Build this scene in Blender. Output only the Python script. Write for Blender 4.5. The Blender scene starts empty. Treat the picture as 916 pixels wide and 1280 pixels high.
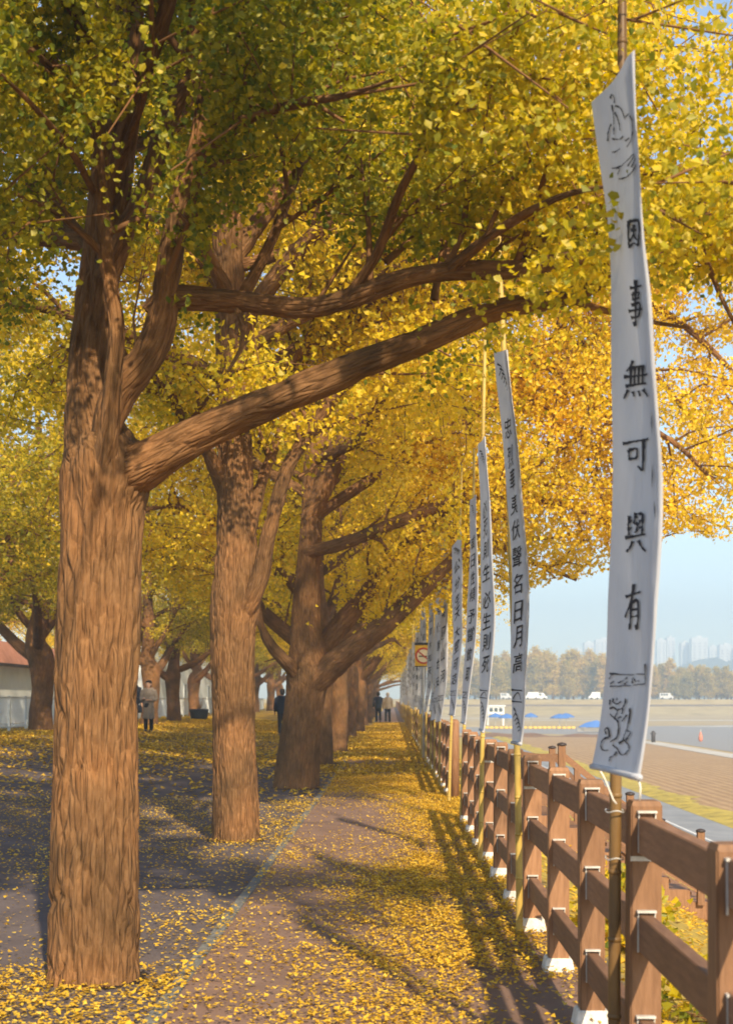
import bpy, bmesh, math, random
import numpy as np
from mathutils import Vector, Matrix

R = math.radians
SC = bpy.context.scene
COL = SC.collection

# ------------------------------------------------------------------ camera
F = 1800.0            # focal length in photo pixels (916 x 1280)
CX, CY, CH = 489.0, 874.0, 1.4
cam = bpy.data.cameras.new('camera')
cam.sensor_fit = 'VERTICAL'
cam.sensor_height = 36.0
cam.lens = F / 1280 * 36
cam.shift_x = (458 - CX) / 1280
cam.shift_y = (CY - 640) / 1280
cam.clip_start = 0.05
cam.clip_end = 9000
cam.dof.use_dof = True
cam.dof.focus_distance = 11.0
cam.dof.aperture_fstop = 5.0
camo = bpy.data.objects.new('camera', cam)
camo.location = (0, 0, CH)
camo.rotation_euler = (R(90), 0, 0)
COL.objects.link(camo)
SC.camera = camo

# ------------------------------------------------------------------ sky, sun, exposure
SUN_EL, SUN_AZ = 35.0, 16.0      # azimuth: degrees to the right of straight behind the camera
wd = bpy.data.worlds.new('World')
SC.world = wd
wd.use_nodes = True
nt = wd.node_tree
bg = nt.nodes['Background']
sky = nt.nodes.new('ShaderNodeTexSky')
sky.sky_type = 'NISHITA'
sky.sun_disc = False
sky.sun_elevation = R(SUN_EL)
sky.sun_rotation = R(180 - SUN_AZ)
sky.altitude = 50
sky.air_density = 1.0
sky.dust_density = 0.6
sky.ozone_density = 1.6
nt.links.new(sky.outputs[0], bg.inputs[0])
bg.inputs[1].default_value = 0.13
sun = bpy.data.lights.new('sun', 'SUN')
sun.energy = 4.8
sun.angle = R(0.9)
sun.color = (1.0, 0.82, 0.58)
suno = bpy.data.objects.new('sun', sun)
sd = Vector((math.sin(R(SUN_AZ)) * math.cos(R(SUN_EL)), -math.cos(R(SUN_AZ)) * math.cos(R(SUN_EL)), math.sin(R(SUN_EL))))
suno.rotation_euler = sd.to_track_quat('Z', 'Y').to_euler()
suno.location = (20, -40, 30)
COL.objects.link(suno)
SC.view_settings.view_transform = 'Standard'
SC.view_settings.look = 'None'
SC.view_settings.gamma = 1
SC.view_settings.exposure = 0.85
SC.view_settings.use_curve_mapping = False
SC.cycles.max_bounces = 9
SC.cycles.diffuse_bounces = 6
SC.cycles.filter_width = 1.8
SC.cycles.transmission_bounces = 6
SC.cycles.volume_bounces = 1
SC.cycles.use_denoising = True

# ------------------------------------------------------------------ helpers
rng = np.random.default_rng(11)
random.seed(5)

def W(px, py, Y):
    return ((px - CX) / F * Y, Y, CH - (py - CY) / F * Y)

def _h(ix, iy, iz, seed):
    n = (ix.astype(np.int64) * 374761393 + iy.astype(np.int64) * 668265263 + iz.astype(np.int64) * 2147483647 + seed * 974634777) & 0xFFFFFFFF
    n = ((n ^ (n >> 13)) * 1274126177) & 0xFFFFFFFF
    n = ((n ^ (n >> 16)) * 2246822519) & 0xFFFFFFFF
    return ((n ^ (n >> 15)) & 0xFFFFFF) / float(0xFFFFFF)

def vnoise(x, y, z, seed=0):
    x, y, z = np.broadcast_arrays(np.asarray(x, float), np.asarray(y, float), np.asarray(z, float))
    ix, iy, iz = np.floor(x).astype(np.int64), np.floor(y).astype(np.int64), np.floor(z).astype(np.int64)
    fx, fy, fz = x - ix, y - iy, z - iz
    fx, fy, fz = [t * t * (3 - 2 * t) for t in (fx, fy, fz)]
    def L(a, b, t): return a + (b - a) * t
    c = [[[_h(ix + i, iy + j, iz + k, seed) for k in (0, 1)] for j in (0, 1)] for i in (0, 1)]
    return L(L(L(c[0][0][0], c[1][0][0], fx), L(c[0][1][0], c[1][1][0], fx), fy),
             L(L(c[0][0][1], c[1][0][1], fx), L(c[0][1][1], c[1][1][1], fx), fy), fz)

def tag(o, label=None, cat=None, group=None, kind=None):
    if label: o['label'] = label
    if cat: o['category'] = cat
    if group: o['group'] = group
    if kind: o['kind'] = kind
    return o

def link(name, me, parent=None, loc=(0, 0, 0), rot=(0, 0, 0)):
    o = bpy.data.objects.new(name, me)
    o.location = loc
    o.rotation_euler = rot
    o.parent = parent
    COL.objects.link(o)
    return o

def empty(name, loc=(0, 0, 0), rz=0.0):
    o = bpy.data.objects.new(name, None)
    o.location = loc
    o.rotation_euler = (0, 0, rz)
    o.empty_display_size = 0.2
    COL.objects.link(o)
    return o

def copy_tree(o, parent=None):
    c = o.copy()
    COL.objects.link(c)
    c.parent = parent
    for ch in list(o.children):
        copy_tree(ch, c)
    return c

def mesh_np(name, verts, quads, mat=None, smooth=False, attr=None):
    """verts (N,3), quads (M,4) or (M,3) -> mesh, by foreach_set"""
    me = bpy.data.meshes.new(name)
    verts = np.ascontiguousarray(verts, dtype=np.float32)
    quads = np.ascontiguousarray(quads, dtype=np.int32)
    k = quads.shape[1]
    me.vertices.add(len(verts))
    me.vertices.foreach_set('co', verts.ravel())
    me.loops.add(quads.size)
    me.loops.foreach_set('vertex_index', quads.ravel())
    me.polygons.add(len(quads))
    me.polygons.foreach_set('loop_start', np.arange(0, quads.size, k, dtype=np.int32))
    me.polygons.foreach_set('use_smooth', np.full(len(quads), smooth, dtype=bool))
    if attr is not None:
        a = me.attributes.new('tint', 'FLOAT', 'POINT')
        a.data.foreach_set('value', np.ascontiguousarray(attr, dtype=np.float32))
    me.update(calc_edges=True)
    if mat: me.materials.append(mat)
    return me

def mesh_py(name, v, f, mat=None, smooth=False):
    me = bpy.data.meshes.new(name)
    me.from_pydata([tuple(map(float, p)) for p in v], [], [tuple(map(int, q)) for q in f])
    me.update()
    if smooth:
        me.polygons.foreach_set('use_smooth', np.full(len(me.polygons), True))
    if mat: me.materials.append(mat)
    return me

def box_mesh(name, x0, x1, y0, y1, z0, z1, mat=None, bevel=0.0, taper=None):
    bm = bmesh.new()
    v = [bm.verts.new((x, y, z)) for z in (z0, z1) for y in (y0, y1) for x in (x0, x1)]
    if taper:
        cx, cy = (x0 + x1) / 2, (y0 + y1) / 2
        for q in v[4:]:
            q.co.x = cx + (q.co.x - cx) * taper
            q.co.y = cy + (q.co.y - cy) * taper
    for f in ((0, 2, 3, 1), (4, 5, 7, 6), (0, 1, 5, 4), (2, 6, 7, 3), (0, 4, 6, 2), (1, 3, 7, 5)):
        bm.faces.new([v[i] for i in f])
    if bevel:
        bmesh.ops.bevel(bm, geom=bm.edges[:], offset=bevel, segments=1, affect='EDGES')
    bmesh.ops.recalc_face_normals(bm, faces=bm.faces[:])
    me = bpy.data.meshes.new(name)
    bm.to_mesh(me); bm.free()
    if mat: me.materials.append(mat)
    return me

class MB:
    """collects boxes / tubes into one mesh"""
    def __init__(s): s.v, s.f = [], []
    def add(s, v, f):
        b = len(s.v); s.v += [tuple(p) for p in v]; s.f += [tuple(i + b for i in q) for q in f]
    def box(s, x0, x1, y0, y1, z0, z1):
        s.add([(x, y, z) for z in (z0, z1) for y in (y0, y1) for x in (x0, x1)],
              [(0, 2, 3, 1), (4, 5, 7, 6), (0, 1, 5, 4), (2, 6, 7, 3), (0, 4, 6, 2), (1, 3, 7, 5)])
    def tube(s, pts, rad, n=8):
        v, f = tube(pts, rad, n); s.add(v, f)
    def mesh(s, name, mat, smooth=False): return mesh_py(name, s.v, s.f, mat, smooth)

def catmull(P, n):
    """resample control rows (k,d) to n rows along a Catmull-Rom spline"""
    P = np.asarray(P, float)
    if len(P) == 2:
        t = np.linspace(0, 1, n)[:, None]; return P[0] * (1 - t) + P[1] * t
    Q = np.vstack([2 * P[0] - P[1], P, 2 * P[-1] - P[-2]])
    seg = np.linalg.norm(np.diff(P[:, :3], axis=0), axis=1)
    cum = np.concatenate([[0], np.cumsum(seg)])
    s = np.linspace(0, cum[-1], n)
    out = np.zeros((n, P.shape[1]))
    for i, d in enumerate(s):
        k = min(np.searchsorted(cum, d, 'right') - 1, len(seg) - 1)
        t = (d - cum[k]) / max(seg[k], 1e-9)
        a, b, c, e = Q[k], Q[k + 1], Q[k + 2], Q[k + 3]
        out[i] = .5 * ((2 * b) + (c - a) * t + (2 * a - 5 * b + 4 * c - e) * t * t + (3 * b - a - 3 * c + e) * t ** 3)
    return out

def frames(pts):
    pts = np.asarray(pts, float)
    T = np.gradient(pts, axis=0)
    T /= np.maximum(np.linalg.norm(T, axis=1, keepdims=True), 1e-9)
    ref = np.array([0, -1., 0]) if abs(T[0][1]) < .9 else np.array([1., 0, 0])
    N = np.zeros_like(T)
    n = ref - T[0] * np.dot(ref, T[0]); n /= np.linalg.norm(n)
    for i in range(len(T)):
        n = n - T[i] * np.dot(n, T[i]); n /= max(np.linalg.norm(n), 1e-9)
        N[i] = n
    return T, N, np.cross(T, N)

def tube(pts, rad, n=8, squash=None):
    pts = np.asarray(pts, float)
    rad = np.broadcast_to(np.asarray(rad, float), (len(pts),))
    T, N, B = frames(pts)
    th = np.linspace(0, 2 * np.pi, n, endpoint=False)
    v = (pts[:, None] + rad[:, None, None] * (np.cos(th)[None, :, None] * N[:, None] + np.sin(th)[None, :, None] * B[:, None])).reshape(-1, 3)
    f = []
    for i in range(len(pts) - 1):
        for j in range(n):
            k = (j + 1) % n
            f.append((i * n + j, i * n + k, (i + 1) * n + k, (i + 1) * n + j))
    f.append(tuple(range(n - 1, -1, -1)))
    f.append(tuple((len(pts) - 1) * n + j for j in range(n)))
    return v, f

def bark_tube(name, ctrl, mat, n=24, step=.06, amp=.05, freq=24., seed=0, flare=None):
    """furrowed limb: ctrl rows are x, y, z, r"""
    ctrl = np.asarray(ctrl, float)
    length = np.linalg.norm(np.diff(ctrl[:, :3], axis=0), axis=1).sum()
    m = max(4, int(length / step))
    C = catmull(ctrl, m)
    pts, rad = C[:, :3], np.maximum(C[:, 3], .004)
    T, N, B = frames(pts)
    th = np.linspace(0, 2 * np.pi, n, endpoint=False)
    arc = np.concatenate([[0], np.cumsum(np.linalg.norm(np.diff(pts, axis=0), axis=1))])
    cx, sy = np.cos(th)[None, :] * rad[:, None], np.sin(th)[None, :] * rad[:, None]
    A = arc[:, None] + 0 * cx
    w = (vnoise(cx * 6, sy * 6, A * 1.5, seed + 7) - .5) * .045
    n1 = vnoise((cx + w) * freq, (sy + w) * freq, A * freq * .13, seed)
    n2 = vnoise((cx - w) * freq * 2.1, (sy + w) * freq * 2.1, A * freq * .4, seed + 3)
    n3 = vnoise(cx * 5, sy * 5, A * 2.2, seed + 5)
    crack = np.clip(1 - np.abs(2 * n1 - 1) * 3.4, 0, 1) ** 1.3          # narrow winding furrows
    ridge = .62 - crack * .75 + (n2 - .5) * .4
    d = 1 + (ridge - .55) * amp / np.maximum(rad[:, None] / .2, .35) + (n3 - .5) * .12
    v = pts[:, None] + (rad[:, None] * d)[..., None] * (np.cos(th)[None, :, None] * N[:, None] + np.sin(th)[None, :, None] * B[:, None])
    v = v.reshape(-1, 3)
    i, j = np.meshgrid(np.arange(m - 1), np.arange(n), indexing='ij')
    k = (j + 1) % n
    q = np.stack([i * n + j, i * n + k, (i + 1) * n + k, (i + 1) * n + j], -1).reshape(-1, 4)
    cap = np.array([[(m - 1) * n + a, (m - 1) * n + (a + 1) % n, (m - 1) * n + (a + 2) % n, (m - 1) * n + (a + 2) % n] for a in range(0)], int).reshape(0, 4)
    me = mesh_np(name, v, q, mat, smooth=True)
    at = me.attributes.new('along', 'FLOAT_VECTOR', 'POINT')
    at.data.foreach_set('vector', np.ascontiguousarray(np.stack([cx + seed * .37, sy, A], -1).reshape(-1), dtype=np.float32))
    return me

# ------------------------------------------------------------------ materials
def new_mat(name):
    m = bpy.data.materials.new(name); m.use_nodes = True
    t = m.node_tree
    for n in list(t.nodes): t.nodes.remove(n)
    out = t.nodes.new('ShaderNodeOutputMaterial')
    return m, t, out

def N(t, typ, **kw):
    n = t.nodes.new(typ)
    for k, v in kw.items():
        if k.startswith('i_'):
            key = k[2:]
            key = int(key) if key.isdigit() else key.replace('_', ' ')
            n.inputs[key].default_value = v
        else: setattr(n, k, v)
    return n

def ramp(t, stops, src):
    r = t.nodes.new('ShaderNodeValToRGB')
    e = r.color_ramp.elements
    while len(e) < len(stops): e.new(.5)
    for el, (p, c) in zip(e, stops):
        el.position = p; el.color = (*c, 1)
    t.links.new(src, r.inputs[0])
    return r

def noisy(name, stops, scale=8., stretch=(1, 1, 1), rough=.8, bump=0., bump_scale=40., detail=6., spec=.3, dist=.02, vary=0.):
    m, t, out = new_mat(name)
    tc = N(t, 'ShaderNodeTexCoord')
    mp = N(t, 'ShaderNodeMapping'); mp.inputs['Scale'].default_value = stretch
    t.links.new(tc.outputs['Object'], mp.inputs[0])
    nz = N(t, 'ShaderNodeTexNoise', i_Scale=scale, i_Detail=detail, i_Roughness=.62)
    t.links.new(mp.outputs[0], nz.inputs[0])
    r = ramp(t, stops, nz.outputs[0])
    b = N(t, 'ShaderNodeBsdfPrincipled', i_Roughness=rough)
    b.inputs['Specular IOR Level'].default_value = spec
    col = r.outputs[0]
    if vary:                                    # each piece weathered a little differently
        oi = N(t, 'ShaderNodeObjectInfo')
        mr = N(t, 'ShaderNodeMapRange'); mr.inputs[3].default_value = 1 - vary; mr.inputs[4].default_value = 1 + vary
        t.links.new(oi.outputs['Random'], mr.inputs[0])
        hv = N(t, 'ShaderNodeHueSaturation')
        t.links.new(mr.outputs[0], hv.inputs['Value']); t.links.new(col, hv.inputs['Color'])
        col = hv.outputs[0]
    t.links.new(col, b.inputs['Base Color'])
    if bump:
        nb = N(t, 'ShaderNodeTexNoise', i_Scale=bump_scale, i_Detail=5.)
        t.links.new(mp.outputs[0], nb.inputs[0])
        bp = N(t, 'ShaderNodeBump', i_Strength=bump, i_Distance=dist)
        t.links.new(nb.outputs[0], bp.inputs['Height'])
        t.links.new(bp.outputs[0], b.inputs['Normal'])
    t.links.new(b.outputs[0], out.inputs[0])
    return m

def plain(name, col, rough=.6, metal=0., var=.12, scale=12.):
    c = np.array(col)
    return noisy(name, [(.3, tuple(c * (1 - var))), (.7, tuple(np.minimum(c * (1 + var), 1)))], scale, rough=rough)

def leaf_mat(name, stops, trans=.5):
    m, t, out = new_mat(name)
    a = N(t, 'ShaderNodeAttribute', attribute_name='tint')
    r = ramp(t, stops, a.outputs['Fac'])
    d = N(t, 'ShaderNodeBsdfDiffuse'); tr = N(t, 'ShaderNodeBsdfTranslucent')
    t.links.new(r.outputs[0], d.inputs[0])
    hs = N(t, 'ShaderNodeHueSaturation', i_Saturation=1.08, i_Value=1.25)
    t.links.new(r.outputs[0], hs.inputs['Color'])
    t.links.new(hs.outputs[0], tr.inputs[0])
    mx = N(t, 'ShaderNodeMixShader'); mx.inputs[0].default_value = trans
    t.links.new(d.outputs[0], mx.inputs[1]); t.links.new(tr.outputs[0], mx.inputs[2])
    gl = N(t, 'ShaderNodeBsdfGlossy', i_Roughness=.5)
    gl.inputs[0].default_value = (.9, .9, .8, 1)
    m2 = N(t, 'ShaderNodeMixShader'); m2.inputs[0].default_value = .025
    t.links.new(mx.outputs[0], m2.inputs[1]); t.links.new(gl.outputs[0], m2.inputs[2])
    t.links.new(m2.outputs[0], out.inputs[0])
    return m

GREEN, OLIVE, YELLOW, GOLD = (.10, .145, .014), (.36, .32, .016), (.72, .53, .018), (.86, .60, .03)
M_LEAF = leaf_mat('ginkgo_leaf', [(0., GREEN), (.33, OLIVE), (.66, YELLOW), (1., GOLD)])
M_LITTER = leaf_mat('fallen_leaf', [(0., (.22, .12, .03)), (.3, (.50, .30, .03)), (.7, (.72, .44, .03)), (1., (.78, .55, .08))], .2)
M_FARLEAF = leaf_mat('far_leaf', [(0., (.14, .15, .03)), (.4, (.34, .27, .05)), (.75, (.55, .40, .07)), (1., (.64, .44, .08))], .4)

def bark_mat():
    m, t, out = new_mat('bark')
    tc = N(t, 'ShaderNodeAttribute', attribute_name='along')
    mp = N(t, 'ShaderNodeMapping'); mp.inputs['Scale'].default_value = (1, 1, .16)
    t.links.new(tc.outputs['Vector'], mp.inputs[0])
    n1 = N(t, 'ShaderNodeTexNoise', i_Scale=44., i_Detail=9., i_Roughness=.75)
    t.links.new(mp.outputs[0], n1.inputs[0])
    n2 = N(t, 'ShaderNodeTexNoise', i_Scale=2.3, i_Detail=4.)
    t.links.new(tc.outputs['Vector'], n2.inputs[0])
    # interlaced plates: cells drawn out along the trunk
    wob = N(t, 'ShaderNodeTexNoise', i_Scale=9., i_Detail=3.)
    t.links.new(mp.outputs[0], wob.inputs[0])
    ad = N(t, 'ShaderNodeVectorMath', operation='MULTIPLY_ADD')
    ad.inputs[1].default_value = (.02, .02, .02)
    t.links.new(wob.outputs[1], ad.inputs[0]); t.links.new(mp.outputs[0], ad.inputs[2])
    vo = N(t, 'ShaderNodeTexVoronoi', feature='DISTANCE_TO_EDGE', i_Scale=38.)
    t.links.new(ad.outputs[0], vo.inputs['Vector'])
    plate = N(t, 'ShaderNodeMapRange'); plate.inputs[1].default_value = 0; plate.inputs[2].default_value = .22
    t.links.new(vo.outputs['Distance'], plate.inputs[0])
    hgt = N(t, 'ShaderNodeMath', operation='MULTIPLY_ADD'); hgt.inputs[1].default_value = .55
    t.links.new(n1.outputs[0], hgt.inputs[0]); t.links.new(plate.outputs[0], hgt.inputs[2])
    r1 = ramp(t, [(.30, (.092, .047, .020)), (.5, (.205, .108, .047)), (.72, (.32, .182, .085))], n1.outputs[0])
    r2 = ramp(t, [(.3, (.55, .58, .60)), (.5, (.9, .88, .86)), (.7, (1.15, 1.05, .95))], n2.outputs[0])
    mx = N(t, 'ShaderNodeMix', data_type='RGBA', blend_type='MULTIPLY')
    mx.inputs[0].default_value = 1
    t.links.new(r1.outputs[0], mx.inputs[6]); t.links.new(r2.outputs[0], mx.inputs[7])
    b = N(t, 'ShaderNodeBsdfPrincipled', i_Roughness=.92)
    b.inputs['Specular IOR Level'].default_value = .12
    t.links.new(mx.outputs[2], b.inputs['Base Color'])
    bp = N(t, 'ShaderNodeBump', i_Strength=.75, i_Distance=.012)
    t.links.new(hgt.outputs[0], bp.inputs['Height'])
    t.links.new(bp.outputs[0], b.inputs['Normal'])
    t.links.new(b.outputs[0], out.inputs[0])
    return m
M_BARK = bark_mat()

M_PATH = noisy('path_asphalt', [(.25, (.15, .092, .066)), (.5, (.20, .125, .09)), (.75, (.25, .16, .118))], 2.2, bump=.5, bump_scale=130., rough=.9, dist=.006, detail=9)
M_KERB = noisy('kerb_stone', [(.3, (.12, .12, .11)), (.7, (.20, .20, .185))], 14., bump=.3, bump_scale=90.)
M_WOOD = noisy('brown_composite', [(.25, (.17, .085, .042)), (.5, (.25, .128, .062)), (.75, (.32, .172, .088))], 7., stretch=(9, 9, 1), vary=.2, rough=.62, bump=.35, bump_scale=30., detail=8, dist=.004)
M_RAIL = noisy('brown_rail', [(.25, (.14, .07, .038)), (.5, (.205, .105, .055)), (.75, (.27, .145, .078))], 6., stretch=(9, 1, 9), vary=.2, rough=.62, bump=.35, bump_scale=30., detail=8, dist=.004)
M_CONC = noisy('white_concrete', [(.3, (.55, .50, .42)), (.7, (.78, .74, .66))], 18., bump=.4, bump_scale=60.)
M_GALV = noisy('galvanised', [(.3, (.42, .40, .36)), (.7, (.62, .60, .54))], 30., rough=.5)
M_CAP = plain('dark_cap', (.045, .035, .035), .5)
M_BAMBOO = noisy('bamboo', [(.25, (.30, .19, .045)), (.5, (.46, .32, .075)), (.78, (.58, .43, .13))], 6., stretch=(1, 1, .35), rough=.45, detail=7)
M_BAMBOO_D = noisy('bamboo_dark', [(.25, (.07, .04, .018)), (.5, (.15, .085, .03)), (.78, (.26, .16, .05))], 6., stretch=(1, 1, .35), rough=.45, detail=7)
M_INK = plain('black_ink', (.022, .024, .035), .8)
M_WIRE = plain('wire', (.45, .45, .43), .4)
M_ROPE = plain('cord', (.62, .58, .50), .8)

def cloth_mat():
    m, t, out = new_mat('banner_cloth')
    tc = N(t, 'ShaderNodeTexCoord')
    nz = N(t, 'ShaderNodeTexNoise', i_Scale=5., i_Detail=6.)
    t.links.new(tc.outputs['Object'], nz.inputs[0])
    r = ramp(t, [(.3, (.50, .52, .57)), (.7, (.58, .60, .65))], nz.outputs[0])
    d = N(t, 'ShaderNodeBsdfDiffuse'); tr = N(t, 'ShaderNodeBsdfTranslucent')
    t.links.new(r.outputs[0], d.inputs[0]); t.links.new(r.outputs[0], tr.inputs[0])
    mx = N(t, 'ShaderNodeMixShader'); mx.inputs[0].default_value = .25
    t.links.new(d.outputs[0], mx.inputs[1]); t.links.new(tr.outputs[0], mx.inputs[2])
    nb = N(t, 'ShaderNodeTexNoise', i_Scale=9., i_Detail=3.)
    mp = N(t, 'ShaderNodeMapping'); mp.inputs['Scale'].default_value = (4, 4, .6)
    t.links.new(tc.outputs['Object'], mp.inputs[0]); t.links.new(mp.outputs[0], nb.inputs[0])
    bp = N(t, 'ShaderNodeBump', i_Strength=.35, i_Distance=.02)
    t.links.new(nb.outputs[0], bp.inputs['Height'])
    t.links.new(bp.outputs[0], d.inputs['Normal'])
    t.links.new(mx.outputs[0], out.inputs[0])
    return m
M_CLOTH = cloth_mat()

# ground: one sheet; its own colours by where it lies (park paving, bank grass, flood plain)
def ground_mat():
    m, t, out = new_mat('ground')
    tc = N(t, 'ShaderNodeTexCoord')
    sx = N(t, 'ShaderNodeSeparateXYZ')
    t.links.new(tc.outputs['Object'], sx.inputs[0])
    n1 = N(t, 'ShaderNodeTexNoise', i_Scale=1.3, i_Detail=8., i_Roughness=.65)
    t.links.new(tc.outputs['Object'], n1.inputs[0])
    n2 = N(t, 'ShaderNodeTexNoise', i_Scale=.12, i_Detail=8., i_Roughness=.7)
    t.links.new(tc.outputs['Object'], n2.inputs[0])
    n3 = N(t, 'ShaderNodeTexNoise', i_Scale=9., i_Detail=6., i_Roughness=.7)
    t.links.new(tc.outputs['Object'], n3.inputs[0])
    park = ramp(t, [(.25, (.080, .066, .066)), (.5, (.118, .096, .094)), (.75, (.155, .125, .118))], n1.outputs[0])
    litter = ramp(t, [(.3, (.30, .18, .03)), (.7, (.66, .40, .03))], n3.outputs[0])
    grass = ramp(t, [(.3, (.16, .13, .035)), (.5, (.36, .26, .06)), (.7, (.52, .36, .06))], n3.outputs[0])
    plainc = ramp(t, [(.3, (.30, .22, .11)), (.5, (.42, .32, .17)), (.7, (.52, .41, .25))], n2.outputs[0])
    def mixc(a, b, fac):
        x = N(t, 'ShaderNodeMix', data_type='RGBA')
        t.links.new(fac, x.inputs[0]); t.links.new(a, x.inputs[6]); t.links.new(b, x.inputs[7])
        return x.outputs[2]
    def step(src, a, b):
        q = N(t, 'ShaderNodeMapRange'); q.inputs[1].default_value = a; q.inputs[2].default_value = b
        t.links.new(src, q.inputs[0]); return q.outputs[0]
    # far along the avenue the fallen leaves lie too close to be told apart
    ly = step(sx.outputs[1], 40, 62)
    cov = N(t, 'ShaderNodeMath', operation='MULTIPLY')
    pat = ramp(t, [(.36, (0, 0, 0)), (.52, (1, 1, 1))], n1.outputs[0])
    t.links.new(ly, cov.inputs[0]); t.links.new(pat.outputs[0], cov.inputs[1])
    c = mixc(park.outputs[0], litter.outputs[0], cov.outputs[0])
    c = mixc(c, grass.outputs[0], step(sx.outputs[0], 1.12, 1.2))
    c = mixc(c, plainc.outputs[0], step(sx.outputs[0], 7.6, 8.6))
    b = N(t, 'ShaderNodeBsdfPrincipled', i_Roughness=.95)
    b.inputs['Specular IOR Level'].default_value = .1
    t.links.new(c, b.inputs['Base Color'])
    bp = N(t, 'ShaderNodeBump', i_Strength=.5, i_Distance=.02)
    t.links.new(n3.outputs[0], bp.inputs['Height']); t.links.new(bp.outputs[0], b.inputs['Normal'])
    t.links.new(b.outputs[0], out.inputs[0])
    return m

# ------------------------------------------------------------------ the ground and what is laid on it
PX = np.array([-2500, -60, -9.5, -8, -6.5, -5, -3.6, -2.6, -1.1, 1.15, 1.35, 2.4, 4.2, 6.0, 7.4, 8.6, 60, 3000.])
PZ = np.array([.45, .45, .45, .40, .29, .16, .05, 0, 0, 0, -.06, -.52, -1.5, -2.45, -2.95, -3.0, -3.0, -3.0])
def gz(x): return np.interp(x, PX, PZ)

ys = np.concatenate([np.arange(-60, 100, 4.), np.geomspace(100, 4500, 24)])
gv = [(x, y, z) for y in ys for x, z in zip(PX, PZ)]
k = len(PX)
gf = [(j * k + i, j * k + i + 1, (j + 1) * k + i + 1, (j + 1) * k + i) for j in range(len(ys) - 1) for i in range(k - 1)]
tag(link('ground', mesh_py('ground', gv, gf, ground_mat())), 'park ground, river bank and flood plain', 'ground', kind='structure')

def strip(name, xs, zs, y0, y1, mat, ny=40):
    yy = np.linspace(y0, y1, ny)
    v = [(x, y, z) for y in yy for x, z in zip(xs, zs)]
    k = len(xs)
    f = [(j * k + i, j * k + i + 1, (j + 1) * k + i + 1, (j + 1) * k + i) for j in range(ny - 1) for i in range(k - 1)]
    return tag(link(name, mesh_py(name, v, f, mat)), kind='structure')

strip('path', [-1.0, 1.12], [.006, .006], -20, 240, M_PATH)
strip('kerb', [-1.075, -1.07, -1.005, -1.0], [.0, .014, .014, .0], -20, 240, M_KERB)

M_ROAD = noisy('cycle_road', [(.3, (.20, .21, .22)), (.7, (.30, .31, .32))], .8, bump=.2, bump_scale=60.)
M_VERGE = noisy('verge_grass', [(.3, (.22, .17, .03)), (.5, (.42, .32, .05)), (.7, (.56, .42, .07))], 1.4, bump=.8, bump_scale=20., detail=9)
M_SAND = noisy('pale_track', [(.3, (.44, .40, .33)), (.7, (.58, .54, .46))], .4)
def field_mat():
    m, t, out = new_mat('ploughed_field')
    tc = N(t, 'ShaderNodeTexCoord')
    n1 = N(t, 'ShaderNodeTexNoise', i_Scale=.9, i_Detail=9., i_Roughness=.72)
    t.links.new(tc.outputs['Object'], n1.inputs[0])
    wv = N(t, 'ShaderNodeTexWave', i_Scale=.55, i_Distortion=1.2, i_Detail=3., bands_direction='X')
    t.links.new(tc.outputs['Object'], wv.inputs[0])
    mx = N(t, 'ShaderNodeMix', data_type='FLOAT'); mx.inputs[0].default_value = .25
    t.links.new(n1.outputs[0], mx.inputs[2]); t.links.new(wv.outputs[1], mx.inputs[3])
    r = ramp(t, [(.28, (.25, .145, .062)), (.5, (.36, .225, .105)), (.72, (.44, .285, .14))], mx.outputs[0])
    b = N(t, 'ShaderNodeBsdfPrincipled', i_Roughness=.95)
    t.links.new(r.outputs[0], b.inputs['Base Color'])
    bp = N(t, 'ShaderNodeBump', i_Strength=.8, i_Distance=.15)
    t.links.new(mx.outputs[0], bp.inputs['Height']); t.links.new(bp.outputs[0], b.inputs['Normal'])
    t.links.new(b.outputs[0], out.inputs[0])
    return m
strip('cycle_road', [9.7, 11.6], [-2.98, -2.98], 0, 200, M_ROAD)
strip('road_line', [9.82, 9.92], [-2.972, -2.972], 0, 200, plain('white_line', (.7, .7, .68)), 60)
# verge with an uneven rim
yy = np.linspace(0, 190, 240)
e1 = 13.1 + .5 * np.sin(yy * .7) * rng.random(240) + rng.normal(0, .12, 240)
v = []; f = []
for i, y in enumerate(yy):
    v += [(11.55, y, -2.975), (12.4, y, -2.90 + rng.normal(0, .03)), (e1[i], y, -2.97)]
    if i: b = 3 * i; f += [(b - 3, b - 2, b + 1, b), (b - 2, b - 1, b + 2, b + 1)]
tag(link('grass_verge', mesh_py('grass_verge', v, f, M_VERGE)), kind='structure')
strip('field', [12.9, 18, 25.2], [-2.985, -2.95, -2.985], 4, 168, field_mat(), 60)
# dark bare soil bank closing the field
M_SOIL = noisy('bare_soil', [(.3, (.16, .085, .045)), (.7, (.26, .14, .07))], .6, bump=.6, bump_scale=5.)
v = []; f = []
for i, x in enumerate(np.linspace(6, 27, 40)):
    h = .30 + .25 * math.sin(x * .9) * math.sin(x * .37 + 1)
    v += [(x, 165.5, -2.97), (x, 168, -2.97 + max(h, .08)), (x, 170.5, -2.97)]
    if i: b = 3 * i; f += [(b - 3, b, b + 1, b - 2), (b - 2, b + 1, b + 2, b - 1)]
tag(link('soil_bank', mesh_py('soil_bank', v, f, M_SOIL, True)), kind='structure')
strip('river_track', [25.2, 27.2], [-2.96, -2.96], 4, 150, M_SAND)

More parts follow.
